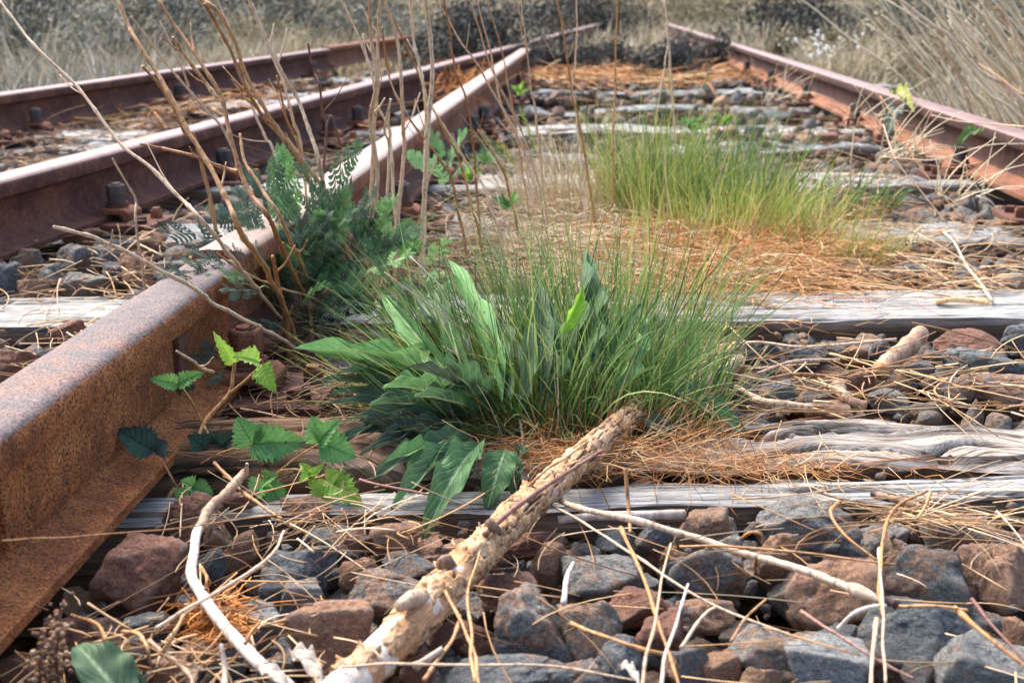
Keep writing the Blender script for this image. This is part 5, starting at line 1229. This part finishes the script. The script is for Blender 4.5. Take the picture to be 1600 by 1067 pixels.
tansy('tansy_plant', P(345,560,.0), 'dark feathery leaves draped over the rail joint and big bolt clip', [(400,452,262,412,40,'tansy_dark',1.62,1.52),(395,440,282,438,36,'tansy_dark',1.6,1.50),(400,430,300,395,40,'tansy_dark',1.62,1.56),(410,440,330,430,34,'tansy',1.6,1.52),(400,420,355,385,34,'tansy_dark',1.64,1.6),(420,450,350,455,34,'tansy_dark',1.6,1.5),(430,430,380,370,36,'tansy_dark',1.7,1.66),(350,570,318,535,30,'tansy_dark',1.5,1.48),(350,580,330,600,26,'tansy_dark',1.48,1.45),(340,560,300,560,26,'tansy_dark',1.5,1.48),(250,600,300,605,26,'tansy_dark',1.42,1.40),(230,592,280,618,26,'tansy_dark',1.42,1.40)])
# little seedlings and leafy bits
def seedling(px, py, Y, n, size, mat, label):
    e = empty('seedling', Q(px, py+12, Y), label, 'plant', 'small seedlings on the track bed')
    for k in range(n):
        a = Q(px+random.uniform(-4,4), py+random.uniform(0,8), Y); an = math.pi*(k+.5)/n+random.uniform(-.2,.2); b = a+np.array([math.cos(an)*size, random.uniform(-.3,.1)*size, (.35+.7*math.sin(an))*size])
        leaf_obj('leaf', bram_mesh(mat, 0), a, b, size*.5, e, random.uniform(-.4,.4), (0,-.7,.7))
    link('stalk', tube('stalk', np.array([[0,0,0],[.002,0,size*.4]]), .0012, .001, M['stem_pale'], 5), e)
seedling(815,142,4.6,4,.035,'bramble_lime','lime seedling beside the crossing on the far sleepers')
seedling(1130,190,3.4,7,.03,'bramble_lime','yellow-green seedling tip on top of the tuft, centre')
seedling(1080,200,3.1,7,.035,'bramble','green seedling at the back of the tuft, left of the lime one')
seedling(735,275,2.7,5,.03,'bramble_lime','lime seedling at the foot of the dry stems')
seedling(790,320,2.5,5,.03,'bramble','green seedling in the dry grass, left of the tuft')
seedling(640,395,2.1,6,.035,'bramble','bright seedling behind the dock leaves, by the cream stem')
seedling(760,250,2.8,4,.03,'bramble','pale seedling by the wispy stems')
# leaf at lower left, seed spike, dead leaves
gl = empty('grey_leaf', P(160,1085,.0), 'single grey-green pointed leaf in the bottom left corner', 'leaf')
a = P(210,1120,.02); b = P(118,998,.05); leaf_obj('blade', dock_mesh(0, 'dock_dark'), a, b, .036, gl, .25, (.1,-.8,.8)); a = P(240,1120,.02); b = P(180,1040,.03); leaf_obj('blade', dock_mesh(0, 'dock_dark'), a, b, .026, gl, -.2, (.1,-.8,.8))
sp_ = empty('seed_spike', P(85,1075,.0), 'brown dried seed spike standing by the rail foot', 'seed head')
for (x0, y0, x1, y1) in [(75,1080,100,938),(62,1080,70,985),(92,1080,92,990)]:
    q = np.array([P(x0,y0,.01), P((x0+x1)/2-4,(y0+y1)/2,.045), P(x1,y1,.085)]); link('spike_stem', tube('spike_stem', q-np.array(sp_.location), .0013, .0008, M['stem_purple'], 6), sp_)
    c = spline(q, 60); pts_ = c+rng.normal(size=(60,3))*.0035; D_, Fc = ICO[2]; V = (pts_[:, None]+D_[None]*rng.uniform(.0010,.0022,(60,1,1))).reshape(-1,3)-np.array(sp_.location)
    o = link('seeds', mesh_np('seeds', V, [(Fc[None]+(np.arange(60)*len(D_))[:,None,None]).reshape(-1,3)], M['straw_dark'], True, {'rnd': np.repeat(rng.random(60), len(D_))}), sp_); o['kind'] = 'stuff'
for (ax, ay, bx, by, w, mt, lb) in [(450,1020,505,1062,34,'leaf_dead','pale dead leaf beside the tan stone at the bottom'),(300,1075,318,1030,26,'leaf_dead','curled pale dead leaf at the bottom under the white branch'),(400,1045,450,1065,28,'leaf_dead','pale dead leaf next to the white branch end'),
                                    (965,1040,1000,1062,20,'leaf_dead','tiny pale dead leaf among the stones at the bottom'),(1410,172,1385,198,30,'dock_dark','grey withered leaf hanging on the right rail head'),(1395,150,1425,160,24,'dock_olive','olive leaf on top of the right rail'),(1530,210,1500,215,22,'dock_olive','small olive leaf lying on the right rail head, nearer one')]:
    z = .02 if ay > 500 else .15
    a = P(ax, ay, z); b = P(bx, by, z+.004); o = leaf_obj('dead_leaf' if mt == 'leaf_dead' else 'fallen_leaf', dock_mesh(1, mt), a, b, w/ppm(a), None, random.uniform(-.4,.4), (0,-.4,1)); tag(o, lb, 'leaf')

# ------------------------------------------------------------------ grass tufts
def tuft(name, cx, cy, rx, ry, n, L, mat, label, lean=(0,0), spread=.7, w=.0022, droop=.35, K_=8, z=-.01, seed=1, cat='grass'):
    global rng
    c = P(cx, cy, 0); a = rng.random(n)*math.tau; r = np.sqrt(rng.random(n)); off = np.stack([np.cos(a)*r, np.sin(a)*r], 1)
    b = np.stack([c[0]+off[:,0]*rx, c[1]+off[:,1]*ry, np.full(n, z)], 1)
    d = np.stack([off[:,0]*spread+lean[0]+rng.normal(size=n)*.16, off[:,1]*spread+lean[1]+rng.normal(size=n)*.16, np.ones(n)], 1)
    LL = rng.uniform(L[0], L[1], n)
    p = arc_strands(b, d, LL, K_, rng.uniform(.02, droop, n), .10)
    wid = w*rng.uniform(.6, 1.4, n)[:, None]*(1-np.linspace(0, 1, K_)**2*.92)[None]
    o = link(name, blades(name, p, wid, mat)); tag(o, label, cat, kind='stuff'); return p
tuft('grass_tuft', 850, 650, .13, .09, 640, (.10,.29), M['grass_green'], 'long fine green grass growing through the dock leaves', spread=.58, w=.0022, droop=.45)
tuft('grass_tuft', 1010, 660, .08, .06, 330, (.09,.20), M['grass_green'], 'fine green grass at the right end of the dock plant by the log', lean=(-.05,0), spread=.42, w=.0022, droop=.45)
tuft('grass_tuft', 790, 590, .10, .07, 260, (.16,.27), M['grass_green'], 'taller green grass leaning left behind the dock leaves', lean=(-.35,.05), spread=.5, w=.0017)
tuft('grass_tuft', 780, 660, .12, .07, 160, (.14,.24), M['grass_yellow'], 'yellowish blades leaning out to the left of the dock plant', lean=(-.7,-.1), spread=.4, w=.0018)
tuft('grass_tuft', 1010, 350, .09, .10, 480, (.14,.36), M['grass_yellow'], 'tallest yellow-green blades at the left end of the tuft', spread=.35, w=.0019, droop=.4)
tuft('grass_tuft', 1190, 372, .13, .09, 380, (.08,.26), M['grass_yellow'], 'shorter yellow-green blades in the right half of the tuft', spread=.5, w=.0018, droop=.5)
pp = tuft('grass_tuft', 1110, 385, .15, .09, 420, (.08,.24), M['grass_yellow'], 'yellow-green tuft on orange dead grass between the rails', spread=.34, w=.0019, droop=.45)
tuft('grass_tuft', 1090, 350, .17, .10, 620, (.14,.32), M['grass_green'], 'darker green core of the yellow-green tuft', spread=.3, w=.0024, droop=.2)
tuft('grass_tuft', 1300, 400, .10, .12, 220, (.06,.17), M['grass_yellow'], 'thin yellow-green blades at the right side of the tuft', spread=.6, w=.0016)
tuft('grass_tuft', 900, 345, .14, .12, 520, (.12,.30), M['straw_pale'], 'cream dead grass left of the green tuft', spread=.5, w=.0018)
tuft('grass_tuft', 960, 560, .14, .08, 120, (.14,.30), M['grass_yellow'], 'sparse tall blades right of the lime leaf', spread=.3, w=.0018, droop=.15)
tuft('grass_tuft', 1150, 330, .20, .10, 260, (.10,.22), M['grass_grey'], 'dead grey blades mixed into the yellow-green tuft', spread=.6, w=.0026, droop=.5)
tuft('grass_tuft', 1120, 400, .22, .06, 320, (.06,.18), M['straw_orange'], 'orange dead blades at the front of the yellow-green tuft', spread=.7, w=.0018, droop=.6)
tuft('grass_tuft', 880, 690, .16, .05, 240, (.05,.16), M['straw'], 'dead tan blades at the foot of the dock plant', spread=.8, w=.0013, droop=.5)
tuft('grass_tuft', 1300, 320, .14, .14, 160, (.05,.13), M['grass_green'], 'small grey-green herbs in front of the right rail clips', spread=.8, w=.004)
tuft('grass_tuft', 840, 660, .12, .07, 420, (.08,.22), M['grass_green'], 'thin arching green blades in front of the dock leaves', lean=(-.35,-.25), spread=.8, w=.0014, droop=.6)
tuft('grass_tuft', 950, 600, .10, .09, 380, (.14,.30), M['grass_green'], 'upright green blades above the far end of the log', lean=(.05,.1), spread=.5, w=.0015, droop=.3)
# seeding grass heads
def panicle(px0, py0, px1, py1, Y, label, mat='grass_green'):
    a = Q(px0, py0, Y); b = Q(px1, py1, Y); e = empty('seeding_grass', a, label, 'grass stalk', 'seeding grass stalks in the tuft')
    m = (a+b)/2+np.array([.006,0,0]); c = spline([a, m, b], 40); link('stalk', tube('stalk', np.array([a, m, b])-a, .0010, .0007, M['straw_pale'], 5), e)
    k = 60; t = rng.uniform(.62, 1, k); base = np.array([c[int(q*39)] for q in t]); d = (b-m)/np.linalg.norm(b-m)+rng.normal(size=(k,3))*.35; p = arc_strands(base, d, rng.uniform(.010,.022,k), 4, .1, .1)
    o = link('seed_head', blades('seed_head', p, .0018*np.array([[.6,1,.8,.2]])*np.ones((k,1)), mat_ := M[mat]), e); o['kind'] = 'stuff'
for k, t in enumerate([(880,640,740,330,1.5),(870,640,600,425,1.42),(850,640,690,540,1.38),(900,640,905,345,1.5),(860,640,775,300,1.6),(920,640,880,330,1.55),(1040,430,1035,200,2.3),(1060,420,1140,230,2.3),(870,640,640,400,1.5),(840,640,720,470,1.4)]):
    panicle(*t, ['tall seeding stalk leaning left behind the dock leaves','low seeding stalk reaching far left over the dock','seeding stalk lying over the big dock leaves','straight green seeding stalk above the lime leaf','tallest seeding stalk before the dry stems',
            'seeding stalk beside the straight one','upright seeding stalk in the yellow tuft','leaning seeding stalk at the back of the yellow tuft','second seeding stalk to the left of the tallest','short seeding stalk before the leaning ones'][k], 'grass_yellow' if k % 3 == 0 else 'grass_green')

# ------------------------------------------------------------------ straw litter (uncountable)
def litter(name, n, region, L, r, mat, label, zlo=.0, zhi=.03, K_=6, flat=.18, curl=.25, wav=.0, sides=3, xdir=None):
    b = []
    while len(b) < n:
        px, py = region(); z = random.uniform(zlo, zhi); q = P(px, py, z); b.append(q)
    b = np.array(b); a = rng.random(n)*math.tau if xdir is None else rng.normal(size=n)*xdir+np.where(rng.random(n) < .5, 0, math.pi)
    d = np.stack([np.cos(a), np.sin(a), rng.normal(size=n)*flat], 1)
    p = arc_strands(b, d, rng.uniform(L[0], L[1], n), K_, .05, curl, wav)
    low = p[..., 2].min(axis=1); p[..., 2] += np.maximum(0, zlo-low)[:, None]*0.8
    rr = (r[0]+(r[1]-r[0])*rng.random(n)**2.2)[:, None]*np.ones((1, K_))*.8
    o = link(name, strands(name, p, rr, mat, sides)); tag(o, label, 'straw', kind='stuff')
def box_r(x0, y0, x1, y1): return lambda: (random.uniform(x0, x1), random.uniform(y0, y1))
def gauss_r(cx, cy, sx, sy): return lambda: (random.gauss(cx, sx), random.gauss(cy, sy))
litter('straw_litter', 90, box_r(260,800,1600,1067), (.03,.13), (.0004,.0012), M['straw'], 'loose dry straws scattered over the front stones', 0, .022)
litter('straw_litter', 100, gauss_r(500,825,110,28), (.02,.10), (.0004,.0012), M['straw'], 'tangle of fine straws below the bramble leaves', .0, .03)
litter('straw_litter', 110, gauss_r(300,1020,110,40), (.02,.08), (.0005,.0016), M['straw'], 'dense dry bits in the lower left between the stones', .0, .03)
litter('straw_litter', 110, gauss_r(1440,805,60,18), (.03,.12), (.0004,.0010), M['straw'], 'fine seed stalks piled against the sleeper under the right stick', .01, .05, xdir=.4)
litter('straw_litter', 200, box_r(1050,545,1600,645), (.03,.12), (.0005,.0018), M['straw'], 'dry sticks and straws lying between the right hand sleepers', .0, .025, xdir=.7)
litter('straw_litter', 750, box_r(960,345,1620,448), (.03,.14), (.0005,.0020), M['straw'], 'brown dry stalks matted behind the pale cracked sleeper', -.01, .025, xdir=.7)
litter('orange_straw', 5200, gauss_r(1080,375,130,42), (.03,.10), (.0004,.0009), M['straw_orange'], 'orange matted dead grass under the green tuft', -.01, .05, curl=.6, wav=.08)
litter('orange_straw', 2200, gauss_r(880,340,80,60), (.03,.11), (.0004,.0009), M['straw_pale'], 'pale curly dead grass left of the green tuft', -.01, .07, curl=.6, wav=.06)
litter('orange_straw', 550, gauss_r(890,700,70,12), (.02,.07), (.0003,.0007), M['straw_orange'], 'orange matted grass at the foot of the dock plant', .0, .03, curl=.6, wav=.1)
litter('orange_straw', 260, gauss_r(1180,730,110,8), (.02,.07), (.0003,.0007), M['straw_orange'], 'orange dead grass between the two sleeper halves', -.01, .02, curl=.5, wav=.1)
litter('orange_straw', 160, gauss_r(1080,700,50,20), (.03,.07), (.0003,.0006), M['straw_orange'], 'dry orange grass by the upper end of the log', .0, .03, curl=.5, flat=.9)
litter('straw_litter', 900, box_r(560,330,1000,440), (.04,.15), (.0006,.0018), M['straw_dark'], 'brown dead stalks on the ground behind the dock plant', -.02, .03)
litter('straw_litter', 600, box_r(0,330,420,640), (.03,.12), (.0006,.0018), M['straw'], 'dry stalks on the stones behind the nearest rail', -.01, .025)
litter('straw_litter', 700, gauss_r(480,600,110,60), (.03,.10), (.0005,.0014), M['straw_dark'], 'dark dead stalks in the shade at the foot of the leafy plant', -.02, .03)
litter('rust_moss', 380, gauss_r(340,965,22,18), (.006,.02), (.0006,.0012), M['fibres'], 'orange rootlets on the stones by the white branch', .0, .02, curl=.6)
litter('straw_litter', 1200, box_r(820,100,1420,330), (.04,.16), (.001,.003), M['straw_dark'], 'dark dry debris between the far sleepers', -.01, .02, xdir=.8)
litter('orange_straw', 1100, gauss_r(970,112,110,9), (.08,.25), (.0015,.004), M['straw_orange'], 'orange litter before the far dark bushes', .0, .06)
litter('straw_litter', 900, box_r(0,120,560,260), (.06,.2), (.001,.003), M['straw_dark'], 'dry debris on the left track bed', -.01, .03, xdir=.8)
litter('orange_straw', 500, gauss_r(260,150,120,22), (.06,.15), (.0015,.004), M['straw_orange'], 'orange dead leaves and grass on the left track bed', .0, .04)
litter('orange_straw', 300, gauss_r(720,125,30,16), (.05,.14), (.0012,.003), M['fibres'], 'bright orange weeds between the crossing rails', .02, .12, flat=1)
litter('orange_straw', 500, gauss_r(1250,440,300,12), (.02,.07), (.0004,.001), M['straw_orange'], 'orange scraps on the far edge of the pale sleeper', .0, .02)
# twisted orange rootlets as separate things
for k, (pp_, lb) in enumerate([([(190,985,.03),(215,990,.04),(228,1010,.04),(232,1035,.03)], 'twisted orange rootlet beside the flat dark stone'), ([(312,885,.03),(322,900,.04),(320,920,.035)], 'hooked orange rootlet behind the white branch elbow'),
                               ([(380,1005,.035),(392,985,.04),(405,975,.035)], 'orange rootlet on the crystalline stone'), ([(110,960,.02),(150,975,.03),(165,1000,.03)], 'orange rootlet by the rail foot'), ([(1152,845,.02),(1170,832,.03),(1188,835,.03),(1190,850,.02)], 'orange curled rootlet before the sleeper'),
                               ([(1480,590,.02),(1460,610,.03),(1480,630,.02),(1500,615,.02)], 'orange curled scrap before the gnarled sleeper')]):
    stick('rootlet', pp_, .0022, .0018, M['stem_orange'], lb, 'rootlet', 'orange rootlets', wob=.001, knots=.8, n=30)

# ------------------------------------------------------------------ background vegetation
def shrub(cx, cy, rx, ry, h, n, leaf, mat, label, z0=-.05, stems=9, name='shrub'):
    e = empty(name, (cx, cy, z0), label, 'shrub', 'bushes beyond the tracks')
    nc = max(8, n//160); cl = rng.normal(size=(nc, 3)); cl /= np.linalg.norm(cl, axis=1, keepdims=True); cl *= rng.uniform(.35, 1, (nc, 1)); cl[:, 2] = np.abs(cl[:, 2])
    which = rng.integers(0, nc, n); p = cl[which]+rng.normal(size=(n, 3))*.12; p = p*np.array([rx, ry, h])*.9; p[:, 2] = np.abs(p[:, 2])
    a = rng.normal(size=(n, 3)); a /= np.linalg.norm(a, axis=1, keepdims=True); b = np.cross(a, rng.normal(size=(n, 3))); b /= np.linalg.norm(b, axis=1, keepdims=True)
    s = leaf*rng.uniform(.5, 1.4, (n, 1)); V = np.stack([p-a*s, p+b*s*.4, p+a*s, p-b*s*.4], 1).reshape(-1, 3); f = np.arange(n*4).reshape(-1, 4)
    o = link('foliage', mesh_np('foliage', V, [f], M[mat], False, {'rnd': np.repeat(np.clip(rng.random(nc)[which]*.8+rng.random(n)*.3-.05, 0, 1), 4)}), e)
    stems = 34; bs = np.zeros((stems, 3)); ds = np.stack([rng.normal(size=stems)*.6*rx/h, rng.normal(size=stems)*.6*ry/h, np.ones(stems)], 1); q = arc_strands(bs, ds, np.full(stems, h*.95), 6, .05, .15)
    link('branches', strands('branches', q, np.linspace(.010,.003,6)[None]*np.ones((stems,1))*max(.4, h), M['bark_dark' if mat == 'shrub_dark' else 'straw_pale'], 5), e)
def gpt(px, Y): return (px-800)/F*Y*1.02, Y
for (px, Y, rx, h, n, leaf, mat, lb) in [
 (880,8.3,.35,.30,5200,.012,'shrub_dark','low dark heather bush just right of the crossing'), (960,8.6,.42,.30,5600,.012,'shrub_dark','low dark heather bush between the far rails, middle'),
 (1040,7.8,.30,.34,4400,.012,'shrub_dark','low dark heather bush against the right rail'), (750,9.4,.62,.62,8000,.016,'shrub_dark','round dark bush behind the crossing'),
 (1090,9.3,.35,.32,3600,.013,'shrub_dark','dark bush right of the far right rail end'), (1230,13,.95,.75,8000,.022,'shrub_dark','dark bush in the middle of the right verge'),
 (1380,15,1.0,.9,7000,.025,'shrub_leaf','grey leafy bush behind the white flowers'), (1560,13,1.3,1.0,8000,.025,'shrub_leaf','bush at the upper right corner'),
 (60,9.5,.7,.55,7000,.018,'shrub_leaf','grey herb bush nearest the upper left corner'), (230,10.5,.8,.6,7000,.018,'shrub_leaf','grey bush behind the farthest left rail'), (420,11,.6,.5,5000,.018,'shrub_olive','olive herb bush above the short rail piece'), (690,11,.6,.5,5000,.018,'shrub_leaf','grey herb bush left of the crossing'),
 (1180,9.5,.35,.40,3500,.015,'shrub_olive','olive herb clump right of the far rail end'), (1450,7.5,.5,.42,5000,.014,'shrub_olive','olive herb clump behind the stem thicket'), (1590,7,.5,.45,5000,.014,'shrub_leaf','grey herb clump at the right edge behind the rail'),
 (110,12,1.5,1.1,11000,.024,'shrub_leaf','grey-green bush at upper left'), (300,14,1.6,1.1,11000,.024,'shrub_leaf','wide grey-green bush behind the farthest rail'), (470,13,1.2,.9,9000,.022,'shrub_leaf','grey-green bush above the rail joint'),
 (620,15,1.3,.9,8000,.022,'shrub_olive','olive bush left of the round dark one'), (870,17,1.4,.9,8000,.025,'shrub_dark','dark bush far behind the crossing'), (1000,22,1.8,1.1,8000,.03,'shrub_olive','olive bush at the top centre'),
 (1130,24,1.8,1.0,7000,.03,'shrub_olive','far olive bush at the top, right of centre'), (1310,9,.45,.42,3800,.016,'shrub_olive','low olive herb clump beyond the right rail'), (-60,16,1.6,1.5,7000,.03,'shrub_dark','tall dark bush cut by the left edge')]:
    x, y_ = gpt(px, Y); shrub(x, y_, rx, rx*.7, h, n, leaf, mat, lb)
def field(name, n, xr, yr, L, w, mat, label, keep=None, z=-.10, droop=.35, lean=.35):
    x = rng.uniform(0, 1, n*2); yv = yr[0]+(yr[1]-yr[0])*rng.random(n*2)**1.5; xv = (xr[0]+(xr[1]-xr[0])*x)/F*yv
    cl = fbm(np.stack([xv*1.3, yv*1.3, yv*0], -1), 3); m = cl+rng.random(n*2)*.9 > .25
    if keep is not None: m &= keep(xv, yv)
    xv, yv = xv[m][:n], yv[m][:n]; k = len(xv); b = np.stack([xv, yv, np.full(k, z)], 1)
    d = np.stack([rng.normal(size=k)*lean, rng.normal(size=k)*lean, np.ones(k)], 1); LL = rng.uniform(L[0], L[1], k)*(1+.4*cl[m][:n]); p = arc_strands(b, d, LL, 5, rng.uniform(.02, droop, k), .18)
    o = link(name, blades(name, p, w*rng.uniform(.6,1.5,k)[:, None]*np.array([[1,.9,.7,.5,.15]]), M[mat])); tag(o, label, 'grass', kind='stuff')
def r1x(yv): return np.array(R1[0][0]+R1[1][0]/R1[1][1]*(yv-R1[0][1]))
def rrx(yv): return np.array(RR[0][0]+RR[1][0]/RR[1][1]*(yv-RR[0][1]))
field('verge_grass', 9000, (-900,60), (4.4,9), (.14,.36), .006, 'grass_grey', 'grey dry grass along the far side of the left rail', lambda x, y: x < r1x(y)-.16)
field('verge_grass', 7000, (-900,200), (7,20), (.16,.38), .008, 'grass_beige', 'beige tall grass in the field at upper left', lambda x, y: x < r1x(y)-.5)
field('verge_grass', 9000, (100,1100), (3.3,9.5), (.10,.30), .005, 'grass_beige', 'beige dry grass along the outer side of the right rail', lambda x, y: (x > rrx(y)+.30))
field('verge_grass', 5000, (100,1100), (4.5,12), (.12,.30), .006, 'grass_grey', 'grey grass behind the right rail', lambda x, y: (x > rrx(y)+.45))
field('verge_grass', 9000, (-200,1100), (10,24), (.14,.34), .010, 'grass_beige', 'beige grass in the field beyond the tracks', None)
field('verge_grass', 5000, (-900,1100), (24,50), (.3,.6), .02, 'shrub_olive', 'olive undergrowth far beyond the tracks', None)
field('verge_weeds', 420, (-900,-40), (4.8,9), (.30,.50), .007, 'straw_pale', 'pale dead weeds standing in the grey grass at upper left', lambda x, y: x < r1x(y)-.2, droop=.2, lean=.25)
field('verge_weeds', 380, (300,1100), (4.6,10), (.22,.42), .007, 'straw_pale', 'pale dead weeds standing beyond the right rail', lambda x, y: x > rrx(y)+.4, droop=.2, lean=.3)
field('verge_weeds', 500, (-200,500), (9,14), (.2,.42), .010, 'straw_pale', 'pale dead weeds beyond the crossing', None, droop=.2, lean=.3)
field('verge_grass', 3500, (-520,-100), (7.5,11), (.18,.38), .008, 'grass_beige', 'beige grass band above the short rail piece', lambda x, y: x < r1x(y)-.2)
field('verge_grass', 4000, (250,620), (8,12), (.12,.30), .008, 'grass_beige', 'beige grass band right of the far rail end', lambda x, y: x > rrx(y)+.3)
# white flower specks beyond the right rail
n = 60; b = np.array([Q(random.gauss(1290,34), random.gauss(74,12), random.uniform(7.5,8.5)) for _ in range(n)]); D_, Fc = ICO[2]
V = (b[:, None]+D_[None]*rng.uniform(.004,.010,(n,1,1))).reshape(-1,3)
tag(link('white_flowers', mesh_np('white_flowers', V, [(Fc[None]+(np.arange(n)*len(D_))[:,None,None]).reshape(-1,3)], M['flower_white'], True, {'rnd': np.repeat(rng.random(n), len(D_))})), 'tiny white flowers in the grass beyond the right rail', 'flowers', kind='stuff')
